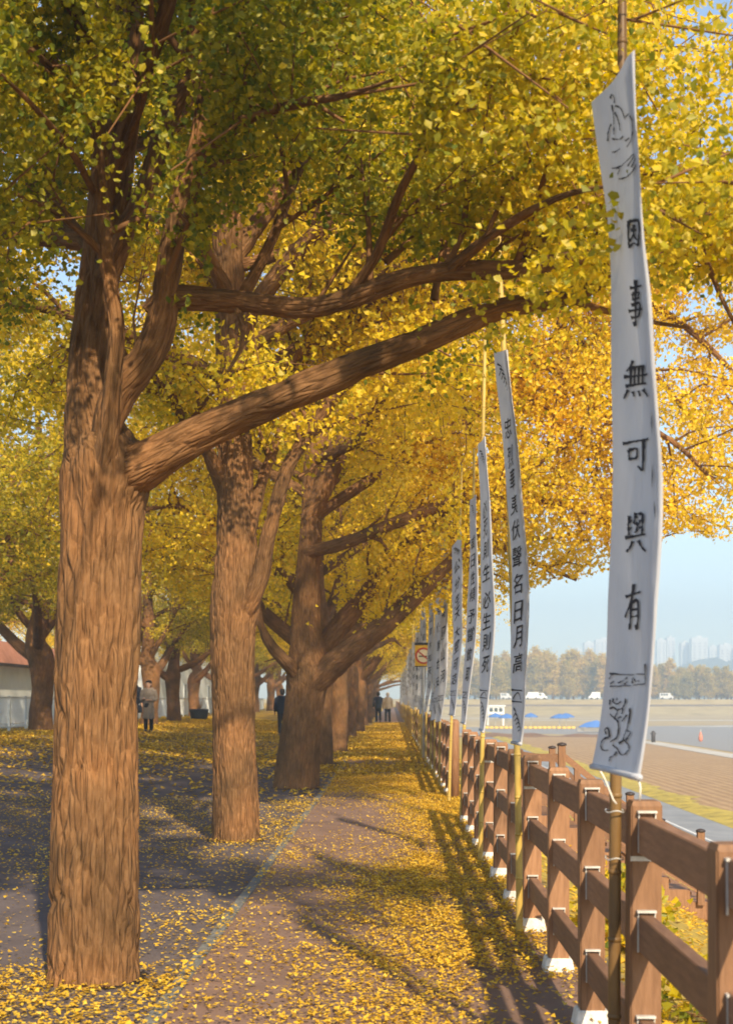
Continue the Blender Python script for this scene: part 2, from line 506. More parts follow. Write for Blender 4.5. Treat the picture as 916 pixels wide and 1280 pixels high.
# river water
def water_mat():
    m, t, out = new_mat('river_water')
    tc = N(t, 'ShaderNodeTexCoord')
    nz = N(t, 'ShaderNodeTexNoise', i_Scale=.9, i_Detail=5.)
    mp = N(t, 'ShaderNodeMapping'); mp.inputs['Scale'].default_value = (.5, 1.6, 1)
    t.links.new(tc.outputs['Object'], mp.inputs[0]); t.links.new(mp.outputs[0], nz.inputs[0])
    b = N(t, 'ShaderNodeBsdfPrincipled', i_Roughness=.55)
    b.inputs['Base Color'].default_value = (.27, .24, .20, 1)
    bp = N(t, 'ShaderNodeBump', i_Strength=.35, i_Distance=.15)
    t.links.new(nz.outputs[0], bp.inputs['Height']); t.links.new(bp.outputs[0], b.inputs['Normal'])
    t.links.new(b.outputs[0], out.inputs[0])
    return m
M_WATER = water_mat()
wv_ = [(28.6, 20), (60, 20), (200, 20), (200, 250), (120, 262), (70, 250), (44, 236), (30, 226), (9, 226), (5, 205), (9, 186), (20, 182), (27, 172), (28.4, 140), (28.2, 80)]
tag(link('water', mesh_py('water', [(x, y, -2.985) for x, y in wv_], [tuple(range(len(wv_)))], M_WATER)), kind='structure')
# pale sand bars in the flood plain beyond the water
for i, (x, y, a, b_) in enumerate([(75, 300, 60, 6), (30, 330, 26, 5), (150, 285, 50, 5), (62, 232, 16, 5), (60, 150, 18, 4)]):
    v = [(x, y, -2.90)]
    for q in range(28):
        th = q / 28 * 2 * math.pi; rr = 1 + .18 * math.sin(3 * th + i) + .1 * math.sin(7 * th)
        v.append((x + a * rr * math.cos(th), y + b_ * rr * math.sin(th), -2.975))
    tag(link('sand_bar', mesh_py('sand_bar', v, [(0, q + 1, (q + 1) % 28 + 1) for q in range(28)], M_SAND)), kind='structure')

# far river bank with a road on top
M_BANK = noisy('far_bank_grass', [(.3, (.30, .22, .09)), (.5, (.42, .31, .13)), (.7, (.50, .39, .19))], .25, detail=8)
v = []; f = []
prof = [(370, -3.0), (384, -2.6), (400, -.9), (404, -.5), (408, .2), (414, 1.3), (470, 1.3), (900, 1.6), (1500, 1.6), (1501, -3.2)]
xs_ = np.linspace(-60, 900, 60)
for i, x in enumerate(xs_):
    for y, z in prof: v.append((x, y + 5 * math.sin(x * .013), z + (rng.normal(0, .08) if 1 < y < 412 else 0)))
k = len(prof)
f = [(i * k + j, (i + 1) * k + j, (i + 1) * k + j + 1, i * k + j + 1) for i in range(len(xs_) - 1) for j in range(k - 1)]
tag(link('far_bank', mesh_py('far_bank', v, f, M_BANK)), kind='structure')
v = []; f = []
for i, x in enumerate(xs_):
    o = 5 * math.sin(x * .013)
    for y, z in ((402.6, -1.0), (402.6, -.1), (403.4, -.1), (403.4, -1.0)): v.append((x, y + o, z))
    if i: b = 4 * i; f += [(b - 4, b, b + 1, b - 3), (b - 3, b + 1, b + 2, b - 2), (b - 2, b + 2, b + 3, b - 1)]
tag(link('embankment_wall', mesh_py('embankment_wall', v, f, noisy('dark_wall', [(.3, (.11, .085, .07)), (.7, (.17, .13, .11))], .4))),
    'long low dark retaining wall along the far river bank', 'wall')

# wooded hills in the distance
M_HILL = noisy('hill_wood', [(.3, (.035, .05, .03)), (.7, (.07, .085, .05))], .05, bump=.5, bump_scale=.2)
def hill(x0, x1, y0, peaks, n=70):
    v = []; f = []
    rows = ((0, 0), (.25, .55), (.5, .9), (.7, 1.), (1, .8))
    for i, x in enumerate(np.linspace(x0, x1, n)):
        h = sum(a * math.exp(-((x - c) / s) ** 2) for c, a, s in peaks) + 1.2 * math.sin(x * .11) + .8 * math.sin(x * .27)
        for t_, q in rows: v.append((x, y0 + 180 * t_, -3 + q * max(h + 3, .5) + (rng.normal(0, .8) if q > 0 else 0)))
    k = len(rows)
    f = [(i * k + j, (i + 1) * k + j, (i + 1) * k + j + 1, i * k + j + 1) for i in range(n - 1) for j in range(k - 1)]
    return tag(link('hill', mesh_py('hill', v, f, M_HILL, True)), kind='structure')
hill(60, 700, 1250, [(165, 41, 60), (285, 33, 70), (330, 12, 30), (480, 40, 110), (650, 36, 80)])

# ------------------------------------------------------------------ trees
def leaf_quads(P, axis, size, rs, fold=.22, fine=False):
    """fan-shaped ginkgo leaves: P (N,3) stalk ends, axis (N,3) direction of each blade"""
    n = len(P)
    axis = axis / np.maximum(np.linalg.norm(axis, axis=1, keepdims=True), 1e-9)
    r = rs.normal(size=(n, 3))
    side = np.cross(axis, r); side /= np.maximum(np.linalg.norm(side, axis=1, keepdims=True), 1e-9)
    nor = np.cross(side, axis)
    s = size[:, None]
    fo = (rs.random((n, 1)) * 2 - .6) * fold
    fo2 = (rs.random((n, 1)) - .5) * .2
    if not fine:
        l = P + s * (axis * .72 - side * .58 + nor * fo)
        t = P + s * (axis * .88 + nor * fo2)
        q = P + s * (axis * .72 + side * .58 + nor * fo)
        V = np.stack([P, l, t, q], 1).reshape(-1, 3)
        return V, np.arange(4 * n).reshape(n, 4)
    V = np.stack([P, P + s * (axis * .48 - side * .56 + nor * fo), P + s * (axis * .84 - side * .26 + nor * (fo * .5 + fo2)),
                  P + s * (axis * .82 + side * .30 + nor * (fo * .5 - fo2)), P + s * (axis * .46 + side * .57 + nor * fo)], 1).reshape(-1, 3)
    return V, np.arange(5 * n).reshape(n, 5)

def twig_mesh(name, segs, mat):
    """segs (M,8): p0, p1, r0, r1 -> three-sided tapering twigs in one mesh"""
    S = np.asarray(segs, float)
    p0, p1, r0, r1 = S[:, 0:3], S[:, 3:6], S[:, 6:7], S[:, 7:8]
    d = p1 - p0; d /= np.maximum(np.linalg.norm(d, axis=1, keepdims=True), 1e-9)
    ref = np.where(np.abs(d[:, 2:3]) < .9, np.array([[0, 0, 1.]]), np.array([[1., 0, 0]]))
    a = np.cross(d, ref); a /= np.linalg.norm(a, axis=1, keepdims=True)
    b = np.cross(d, a)
    V = []
    for p, r in ((p0, r0), (p1, r1)):
        for j in range(4):
            th = j / 4 * 2 * np.pi
            V.append(p + r * (math.cos(th) * a + math.sin(th) * b))
    V = np.stack(V, 1)
    base = (np.arange(len(S)) * 8)[:, None]
    Q = np.concatenate([base + np.array([[j, (j + 1) % 4, 4 + (j + 1) % 4, 4 + j]]) for j in range(4)], 0)
    return mesh_np(name, V.reshape(-1, 3), Q, mat, smooth=True)

def grow(limbs, rs, sub_step=.30, sub_len=1.25, twig_per_m=7., twig_len=.42, up=.35, start=.25, centre=(0, 0)):
    """sub-branches and twigs off the limbs; returns wood segments and leafy (p0,p1) runs"""
    segs, runs = [], []
    for L in limbs:
        L = np.asarray(L, float)
        length = np.linalg.norm(np.diff(L[:, :3], axis=0), axis=1).sum()
        C = catmull(L, max(6, int(length / .1)))
        n = max(1, int(length * (1 - start) / sub_step))
        for i in range(n + 2):
            t = start + (1 - start) * (i + rs.random()) / (n + 1)
            t = min(t, 1.)
            idx = min(int(t * (len(C) - 1)), len(C) - 2)
            p, r = C[idx, :3], C[idx, 3]
            tan = C[idx + 1, :3] - C[idx, :3]; tan /= max(np.linalg.norm(tan), 1e-9)
            rnd = rs.normal(size=3); rnd -= tan * np.dot(rnd, tan); rnd /= max(np.linalg.norm(rnd), 1e-9)
            out = np.array([p[0] - centre[0], p[1] - centre[1], 0.]); out /= max(np.linalg.norm(out), .3)
            d = tan * .55 + rnd * .85 + out * .2 + np.array([0, 0, up]) * rs.random()
            d /= np.linalg.norm(d)
            ln = sub_len * (.45 + .9 * rs.random())
            r0 = min(r * .55, .028)
            pts = [p]
            for q in range(3):
                d = d + rs.normal(size=3) * .22 + np.array([0, 0, -.06 * q]); d /= np.linalg.norm(d)
                pts.append(pts[-1] + d * ln / 3)
            for q in range(3):
                a, b = pts[q], pts[q + 1]
                segs.append([*a, *b, r0 * (1 - q * .28), r0 * (1 - (q + 1) * .28)])
                runs.append((a, b, .55 if q == 0 else 1.0))
                for w in range(rs.poisson(twig_per_m * ln / 3)):
                    s = rs.random(); pp = a * (1 - s) + b * s
                    dd = d * .5 + rs.normal(size=3) * .6 + np.array([0, 0, -.08]); dd /= np.linalg.norm(dd)
                    tl = twig_len * (.4 + rs.random())
                    e = pp + dd * tl
                    segs.append([*pp, *e, .006, .003]); runs.append((pp, e, 1.2))
        # leaves on short shoots along the limb's outer part
        for i in range(int(len(C) * .55), len(C) - 1):
            runs.append((C[i, :3], C[i + 1, :3], .5))
    return segs, runs

def foliage(runs, rs, per_m, size, spread=.075, keep=None, tint=(.5, .2), noise_amp=.35, seed=0, origin=(0, 0, 0), droop=.55, fine=False):
    A = np.array([r[0] for r in runs]); B = np.array([r[1] for r in runs]); w = np.array([r[2] for r in runs])
    ln = np.linalg.norm(B - A, axis=1)
    cnt = rs.poisson(ln * per_m * w)
    idx = np.repeat(np.arange(len(runs)), cnt)
    s = rs.random(len(idx))[:, None]
    P = A[idx] * (1 - s) + B[idx] * s
    off = rs.normal(size=P.shape) * spread
    P = P + off - np.array([0, 0, .02])
    o = np.array(origin)
    m = np.ones(len(P), bool)
    if keep is not None: m &= keep(P + o)
    m &= vnoise(P[:, 0] * 1.1, P[:, 1] * 1.1, P[:, 2] * 1.1, seed + 40) > .23
    P, off = P[m], off[m]
    axis = off / spread * .5 + rs.normal(size=P.shape) * .55 - np.array([0, 0, droop])
    sz = size * (.65 + .6 * rs.random(len(P)))
    if fine: sz = np.where(P[:, 2] > 5.5, sz * 1.5, sz)
    V, Q = leaf_quads(P, axis, sz, rs, fine=fine)
    t = tint[0] + tint[1] * rs.normal(size=len(P)) + noise_amp * (vnoise(P[:, 0] * .9, P[:, 1] * .9, P[:, 2] * .9, seed) - .5)
    if fine: t = t + .2 * np.clip((P[:, 0] - .5) / 1.6, 0, 1)
    t = np.clip(t, .02, .98)
    return V, Q, np.repeat(t, 5 if fine else 4)

def auto_limbs(rs, trunk, z0, z1, n, reach, rise=.55, r0=.075, az0=0., lo=None):
    """limbs leaving the trunk in a spiral between heights z0 and z1"""
    T = catmull(np.asarray(trunk, float), 80)
    out = []
    for i in range(n):
        z = z0 + (z1 - z0) * (i + .3 * rs.random()) / n
        k = int(np.argmin(np.abs(T[:, 2] - z)))
        p, tr = T[k, :3], T[k, 3]
        az = az0 + i * 2.4 + rs.normal() * .25
        u = (z - z0) / max(z1 - z0, .1)
        L = reach * (1 - .55 * u) * (.8 + .4 * rs.random())
        r = min(r0 * (1.15 - .6 * u), tr * .75)
        d = np.array([math.cos(az), math.sin(az), rise * (.7 + .9 * u)]); d /= np.linalg.norm(d)
        pts = [[*(p - d * tr * .3), r * 1.25]]
        q = p + d * tr * .5
        m = 5
        for j in range(m):
            pts.append([*q, r * (1 - j / m * .8)])
            d = d + rs.normal(size=3) * .16 + np.array([0, 0, (.10 if j < 2 else -.16)]); d /= np.linalg.norm(d)
            q = q + d * L / m
        pts.append([*q, r * .14])
        out.append(pts)
    return out

def make_tree(name, loc, trunk, limbs, leaf, rs, nseg=28, step=.07, amp=.05, seed=0, extra_runs=None, twig_kw=None, branch_n=14):
    root = empty(name, loc)
    link('trunk', bark_tube('trunk', trunk, M_BARK, nseg, step, amp, seed=seed), root)
    for i, L in enumerate(limbs):
        rmax = max(q[3] for q in L)
        link('branch', bark_tube('branch', L, M_BARK, max(7, int(branch_n * min(1, rmax / .085))), max(step, .04) * (1. if rmax > .058 else 3.), amp * .8, seed=seed + i * 13), root)
    segs, runs = grow(limbs, rs, **(twig_kw or {}))
    if extra_runs: runs += extra_runs
    kp = leaf.get('keep')
    if kp is not None:
        S = np.array(segs); o_ = np.array(loc)
        ok = kp(np.minimum(S[:, 3:6] + o_, [99, 99, 5.3]) if leaf.get('fine') else S[:, 3:6] + o_) & (kp(S[:, 0:3] + o_) | (S[:, 6] > .0065))
        segs = S[ok]
    tw = link('twig', twig_mesh('twig', segs, M_BARK), root); tw['kind'] = 'stuff'
    V, Q, t = foliage(runs, rs, seed=seed, origin=loc, **leaf)
    top = None
    if leaf.get('fine'):                        # the top of the crown, leaves drawn more simply
        V2, Q2, t2 = foliage(runs, rs, seed=seed, origin=loc, per_m=46, size=.078, spread=.11, keep=lambda P: (P[:, 2] > 5.35) & (P[:, 0] < -.3), tint=leaf['tint'], noise_amp=leaf['noise_amp'])
        top = (V2, Q2, t2)
    cr = link('crown', mesh_np('crown', V, Q, M_LEAF, False, t), root); cr['kind'] = 'stuff'
    if top:
        c2 = link('crown_top', mesh_np('crown_top', top[0], top[1], M_LEAF, False, top[2]), root); c2['kind'] = 'stuff'
    print('TREE', name, 'leaves', len(Q), 'twigs', len(segs))
    return root

def px_limb(pts, Y, base):
    """control points read off the photograph: px, py, radius in px, depth offset in metres"""
    out = []
    for px, py, r, dy in pts:
        x, y, z = W(px, py, Y + dy)
        out.append([x - base[0], y - base[1], z - base[2], r * (Y + dy) / F])
    return out

# ---- tree one: the nearest trunk, on the left
Y1 = 7.18; B1 = (-1.475, Y1, 0.0)
rs = np.random.default_rng(101)
trunk1 = px_limb([(114, 1242, 62, 0), (116, 1215, 58, 0), (118, 1120, 54, 0), (121, 1000, 52, 0), (122, 860, 51, 0), (124, 740, 50, 0), (128, 640, 52, 0), (131, 585, 54, 0),
                  (117, 530, 35, .04), (114, 440, 26, .12), (131, 300, 25, .2), (148, 150, 27, .2), (156, 0, 26, .22), (165, -250, 26, .1), (160, -500, 20, .1), (168, -800, 12, .05), (175, -1050, 4, 0)], Y1, B1)
limbs1 = [
    px_limb([(122, 640, 16, -.06), (134, 560, 14, -.2), (142, 480, 12, -.28), (146, 405, 11, -.32), (132, 320, 10, -.34), (128, 240, 11, -.34), (120, 150, 10, -.4), (107, 60, 9, -.5), (90, -20, 8, -.6), (60, -140, 5, -.8), (30, -260, 2, -1.)], Y1, B1),
    px_limb([(128, 560, 18, -.1), (150, 490, 22, -.16), (185, 445, 21, -.2), (203, 395, 19, -.22), (212, 330, 15, -.24), (226, 255, 14, -.26), (246, 195, 13, -.3), (260, 125, 13, -.34), (268, 65, 12, -.4), (312, 5, 12, -.5), (370, -80, 9, -.7), (430, -200, 4, -1.)], Y1, B1),
    px_limb([(132, 350, 16, .08), (152, 300, 14, .02), (181, 241, 13, -.04), (214, 140, 12, -.1), (256, 78, 11, -.16), (300, 20, 12, -.2), (350, -60, 10, -.1), (420, -190, 6, .1), (470, -300, 2, .3)], Y1, B1),
    px_limb([(186, 392, 13, -.2), (206, 376, 16, -.2), (228, 372, 16, -.22), (300, 378, 14, -.3), (380, 385, 13, -.45), (430, 376, 13, -.55), (500, 350, 12, -.7), (560, 338, 12, -.8), (640, 337, 11, -.9), (720, 322, 10, -1.0), (790, 300, 8, -1.1), (860, 278, 7, -1.15), (930, 252, 5, -1.2), (1010, 215, 2, -1.3)], Y1, B1),
    px_limb([(120, 600, 30, 0), (165, 588, 32, -.06), (200, 570, 27, -.12), (250, 543, 23, -.2), (320, 511, 21, -.3), (400, 478, 20, -.4), (450, 457, 19, -.45), (530, 425, 17, -.5), (600, 395, 15, -.55), (645, 382, 13, -.6), (700, 373, 11, -.65), (750, 355, 9, -.7), (820, 318, 6, -.8), (880, 290, 2, -.9)], Y1, B1),
    # forks above the path
    px_limb([(430, 376, 9, -.55), (470, 320, 7, -.7), (500, 240, 6, -1.0), (540, 170, 4, -1.3), (590, 110, 2, -1.6)], Y1, B1),
    px_limb([(560, 338, 8, -.8), (620, 290, 6, -1.2), (690, 250, 5, -1.6), (745, 235, 3, -2.0), (800, 228, 2, -2.35)], Y1, B1),
    px_limb([(300, 378, 8, -.3), (340, 300, 7, -.2), (375, 210, 6, 0), (420, 130, 4, .2), (450, 40, 2, .3)], Y1, B1),
    px_limb([(640, 337, 8, -.9), (710, 270, 6, -.7), (790, 225, 5, -.5), (870, 205, 3, -.4), (940, 190, 2, -.4)], Y1, B1),
    px_limb([(246, 195, 9, -.3), (310, 150, 7, -.7), (370, 130, 6, -1.1), (430, 120, 4, -1.5), (490, 100, 2, -1.9)], Y1, B1),
    px_limb([(132, 320, 6, -.33), (90, 280, 4, -.5), (40, 250, 3, -.8), (-20, 230, 2.4, -1.1), (-90, 200, 2, -1.4)], Y1, B1),
    px_limb([(130, 330, 10, .1), (70, 260, 8, .5), (10, 200, 6, .9), (-70, 150, 4, 1.4), (-150, 110, 2, 1.8)], Y1, B1),
    # two boughs toward the camera, added to shade the ground; then drooping sprays
    px_limb([(128, 260, 5, -.1), (90, 190, 4, -.9), (30, 120, 3.2, -1.7), (-60, 40, 2.4, -2.5), (-160, -60, 1.5, -3.2)], Y1, B1),
    px_limb([(150, 200, 6, 0), (180, 120, 5, -.8), (190, 40, 4, -1.6), (180, -60, 4, -2.4), (150, -160, 2, -3.1)], Y1, B1),
    px_limb([(295, 380, 5, -.3), (305, 410, 4, -.35), (300, 440, 3, -.4), (285, 465, 2, -.45)], Y1, B1),
    px_limb([(700, 372, 5, -.65), (745, 385, 4, -.8), (800, 400, 3, -.6), (860, 410, 2, -.5)], Y1, B1),
    px_limb([(860, 278, 5, -1.15), (880, 320, 4, -1.1), (900, 370, 3, -1.1), (920, 410, 2, -1.1)], Y1, B1),
    px_limb([(120, 150, 7, -.4), (70, 90, 5, -.9), (20, 50, 4, -1.3), (-40, 20, 2, -1.7)], Y1, B1),
]
limbs1 += auto_limbs(rs, trunk1, 5.2, 8.8, 9, 3.9, .5, .06, az0=.4)
limbs1 += auto_limbs(rs, trunk1, 3.7, 4.6, 4, 3.2, .35, .05, az0=2.2)
for _a, _z in ((-1.9, 5.0), (-1.2, 5.4), (-.7, 5.9)): limbs1 += auto_limbs(rs, trunk1, _z, _z + .2, 1, 3.6, .25, .055, az0=_a)  # limbs above the view on the camera side, added to shade those below
LIMB_AXES = np.vstack([catmull(np.array(L)[:, :3], 40)[4:(30 if i in (3, 4) else 26)] for i, L in enumerate(limbs1[:5])]) + np.array(B1)
def keep1(P):
    near_limb = np.zeros(len(P), bool)
    for c in LIMB_AXES: near_limb |= (np.hypot(P[:, 0] - c[0], P[:, 2] - c[2]) < .13) & (P[:, 1] < c[1] + .1)
    near_limb &= vnoise(P[:, 0] * 5, P[:, 1] * 5, P[:, 2] * 5, 61) < .72
    low = 3.02 + .25 * vnoise(P[:, 0] * 2.2, P[:, 1] * 2.2, 0, 3) + np.where((P[:, 0] > -.85) & (P[:, 0] < .45), .42, 0) + np.where(P[:, 0] > .7, .1, 0)
    low = low + np.clip((6.3 - P[:, 1]) * .4, 0, 1.) * (P[:, 0] < .4) * (P[:, 0] > -1.8)
    low = np.where((P[:, 0] > .5) & (P[:, 1] < 5.7), 2.88, low)
    low = np.where((P[:, 0] > .1) & (P[:, 0] < .6) & (vnoise(P[:, 0] * 3, P[:, 1] * 3, 0, 14) > .52), 2.9, low)
    # the crown is hollow round the trunk and the foot of its limbs
    rad = np.hypot(P[:, 0] + 1.25, (P[:, 1] - 6.6) * .8)
    hollow = rad < .12 + .35 * (vnoise(P[:, 0] * 2.5, P[:, 1] * 2.5, P[:, 2] * 2.5, 17) - .5) + np.where(P[:, 2] > 4.8, -.3, 0)
    thin = vnoise(P[:, 0] * 60, P[:, 1] * 60, P[:, 2] * 60, 91) < .07
    clear_trunk = np.hypot(P[:, 0] + 1.47, P[:, 1] - 7.0) > .33
    roof = np.interp(P[:, 0], [-.4, .1, .4, 1.2, 2.2], [9., 4.9, 4.05, 3.85, 3.8]) + .45 * (vnoise(P[:, 0] * 1.8, P[:, 1] * 1.8, 0, 71) - .5)
    clear_trunk &= P[:, 2] < roof
    return (P[:, 2] > low) & clear_trunk & (P[:, 1] > np.where(P[:, 0] < -1.1, 3.2, 3.9)) & ~near_limb & (~hollow | thin) & (P[:, 2] < 5.4)
make_tree('ginkgo_tree', B1, trunk1, limbs1, dict(per_m=235, size=.0305, spread=.09, keep=keep1, tint=(.22, .14), noise_amp=.55, fine=True), rs, 170, .022, .16, seed=1,
          twig_kw=dict(sub_step=.17, sub_len=.95, twig_per_m=8, twig_len=.4, up=.5, start=.22), branch_n=24)
tag(bpy.data.objects['ginkgo_tree'], 'thick trunked ginkgo whose low limb reaches over the path towards the tall calligraphy banner', 'tree', 'ginkgo trees along the path')

# ---- tree two
Y2 = 14.3; B2 = (-1.545, Y2, 0.0)
rs = np.random.default_rng(202)
trunk2 = px_limb([(295, 1060, 36, 0), (295, 1046, 31, 0), (294, 980, 29, 0), (292, 900, 27, 0), (292, 800, 28, 0), (295, 750, 31, 0), (296, 690, 26, 0), (295, 600, 23, 0), (292, 500, 21, 0), (288, 400, 20, 0), (284, 250, 18, 0), (290, 60, 14, 0), (286, -150, 10, 0), (290, -380, 3, 0)], Y2, B2)
limbs2 = [
    px_limb([(296, 780, 11, -.05), (313, 752, 12, -.15), (327, 715, 11, -.22), (333, 680, 10, -.28), (346, 628, 9, -.32), (362, 580, 8.5, -.36), (388, 540, 8, -.4), (418, 495, 8, -.5), (450, 462, 6, -.6), (500, 430, 4, -.7), (560, 400, 2, -.8)], Y2, B2),
    px_limb([(300, 700, 10, -.1), (316, 650, 8, -.05), (328, 600, 7, .1), (350, 540, 6, .3), (372, 470, 7, .6), (400, 390, 5, .9), (430, 300, 3, 1.2)], Y2, B2),
    px_limb([(285, 620, 12, 0), (262, 570, 9, -.2), (235, 530, 7, -.5), (200, 480, 5, -.8), (150, 440, 3, -1.1)], Y2, B2),
    px_limb([(292, 520, 14, 0), (340, 460, 11, .3), (420, 410, 9, .6), (500, 370, 8, .9), (590, 340, 6, 1.1), (680, 320, 4, 1.3), (760, 310, 2, 1.4)], Y2, B2),
    px_limb([(290, 430, 13, 0), (350, 340, 11, -.4), (430, 260, 9, -.7), (520, 200, 8, -1.), (620, 160, 6, -1.2), (720, 100, 4, -1.4), (800, 60, 2, -1.5)], Y2, B2),
    px_limb([(620, 160, 5, -1.2), (655, 110, 5, -1.2), (690, 60, 4, -1.1), (740, 10, 3, -1.), (790, -30, 2, -.8)], Y2, B2),
    px_limb([(288, 330, 13, 0), (380, 200, 10, .5), (480, 110, 8, .9), (590, 50, 6, 1.3), (700, 10, 4, 1.5), (800, -20, 2, 1.7)], Y2, B2),
]
limbs2 += auto_limbs(rs, trunk2, 4.2, 10.4, 21, 4.2, .5, .075, az0=1.0)
def keep2(P):
    low = 3.6 + .8 * vnoise(P[:, 0] * 1.1, P[:, 1] * 1.1, 0, 5) + np.clip((P[:, 0] - 1.0) * .55, 0, 1.9)
    return (P[:, 2] > low) & (P[:, 0] < 2.9 + .8 * vnoise(0, P[:, 1] * .8, P[:, 2] * .8, 15))
make_tree('ginkgo_tree', B2, trunk2, limbs2, dict(per_m=80, size=.054, spread=.11, keep=keep2, tint=(.66, .15), noise_amp=.4), rs, 100, .03, .14, seed=2,
          twig_kw=dict(sub_step=.21, sub_len=1.15, twig_per_m=6.5, twig_len=.45), branch_n=18)
tag(bpy.data.objects['ginkgo_tree.001'], 'slim straight ginkgo trunk with one dark curved limb forking to the right above head height', 'tree', 'ginkgo trees along the path')

# ---- tree three
Y3 = 22.7; B3 = (-1.50, Y3, 0.0)
rs = np.random.default_rng(303)
trunk3 = px_limb([(370, 998, 36, 0), (370, 984, 29, 0), (375, 930, 26, 0), (382, 870, 25, 0), (385, 835, 27, 0), (383, 785, 19, 0), (385, 720, 16, 0), (389, 660, 14, 0), (391, 590, 12, 0), (396, 480, 11, 0), (400, 340, 10, 0), (396, 180, 8, 0), (402, 40, 7, 0), (405, -80, 2, 0)], Y3, B3)
limbs3 = [
    px_limb([(388, 860, 15, -.1), (412, 836, 17, -.2), (440, 812, 15, -.4), (478, 783, 13, -.6), (520, 745, 11, -.8), (560, 705, 8, -.9), (600, 660, 6, -1.), (640, 620, 3, -1.1)], Y3, B3),
    px_limb([(390, 835, 14, .1), (412, 800, 13, .2), (437, 768, 13, .4), (455, 745, 10, .6), (490, 700, 8, .9), (540, 650, 6, 1.2), (600, 610, 3, 1.5)], Y3, B3),
    px_limb([(376, 850, 9, -.1), (358, 828, 8, -.3), (338, 806, 7, -.4), (326, 780, 5, -.5), (320, 750, 4, -.6), (310, 720, 2, -.7)], Y3, B3),
    px_limb([(385, 690, 9, -.1), (420, 682, 8, -.4), (478, 660, 8, -.6), (520, 643, 8, -.7), (562, 628, 7, -.8), (632, 600, 6, -1.), (700, 560, 4, -1.1), (760, 530, 2, -1.2)], Y3, B3),
    px_limb([(386, 650, 13, 0), (405, 605, 14, -.1), (424, 562, 13, -.2), (454, 515, 12, -.3), (508, 488, 9, -.4), (570, 470, 7, -.5), (650, 440, 5, -.6), (740, 430, 2, -.7)], Y3, B3),
    px_limb([(410, 556, 7, -.1), (450, 552, 6, -.3), (486, 551, 5, -.4), (541, 540, 5, -.5), (604, 521, 4, -.6), (670, 500, 3, -.7), (740, 490, 2, -.8)], Y3, B3),
    px_limb([(394, 560, 11, 0), (450, 470, 9, .4), (540, 400, 8, .8), (640, 360, 6, 1.1), (740, 340, 4, 1.3), (840, 350, 2, 1.4)], Y3, B3),
    px_limb([(396, 460, 11, 0), (470, 360, 9, .1), (570, 270, 8, .1), (680, 210, 6, 0), (790, 190, 4, -.2), (870, 180, 2, -.4)], Y3, B3),
    px_limb([(640, 360, 5, 1.1), (720, 400, 5, 1.), (800, 450, 4, .9), (860, 520, 3, .8), (890, 560, 2, .7)], Y3, B3),
    px_limb([(740, 340, 5, 1.3), (800, 370, 5, 1.2), (870, 420, 4, 1.), (930, 480, 2, .8)], Y3, B3),
    px_limb([(680, 210, 6, 0), (760, 250, 5, .2), (840, 300, 4, .3), (920, 350, 2, .4)], Y3, B3),
    px_limb([(560, 628, 6, -.8), (630, 620, 5, -.7), (700, 630, 4, -.6), (770, 655, 3, -.5), (820, 680, 2, -.4)], Y3, B3),
    px_limb([(570, 470, 6, -.5), (650, 500, 5, -.2), (730, 550, 4, 0), (790, 600, 3, .2), (840, 640, 2, .3)], Y3, B3),
    px_limb([(540, 650, 6, 1.2), (600, 670, 5, 1.4), (660, 700, 4, 1.6), (720, 725, 2, 1.8)], Y3, B3),
    px_limb([(640, 360, 6, 1.1), (700, 300, 5, 1.3), (780, 260, 4, 1.5), (860, 250, 2, 1.6)], Y3, B3),
    px_limb([(650, 440, 5, -.6), (720, 480, 4, -.8), (790, 520, 4, -1.), (850, 560, 3, -1.2), (890, 600, 2, -1.3)], Y3, B3),
]
limbs3 += auto_limbs(rs, trunk3, 4.2, 11.5, 17, 5.4, .45, .085, az0=.3)
def keep3(P):
    low = 2.4 + .7 * vnoise(P[:, 0] * .9, P[:, 1] * .9, 0, 8) + np.clip((P[:, 0] - .3) * .28, 0, 1.3)
    return (P[:, 2] > low) & (np.hypot(P[:, 0] + 1.4, P[:, 1] - 22.4) > .5) & ~((P[:, 0] > 4.0 + .9 * vnoise(0, P[:, 1], P[:, 2] * .7, 19)) & (P[:, 2] > 8.4))
make_tree('ginkgo_tree', B3, trunk3, limbs3, dict(per_m=60, size=.064, spread=.12, keep=keep3, tint=(.74, .14), noise_amp=.35), rs, 90, .04, .13, seed=3,
          twig_kw=dict(sub_step=.22, sub_len=1.3, twig_per_m=6, twig_len=.5, start=.18), branch_n=16)
tag(bpy.data.objects['ginkgo_tree.002'], 'stout ginkgo with flared base that splits low into three heavy limbs beside the path', 'tree', 'ginkgo trees along the path')

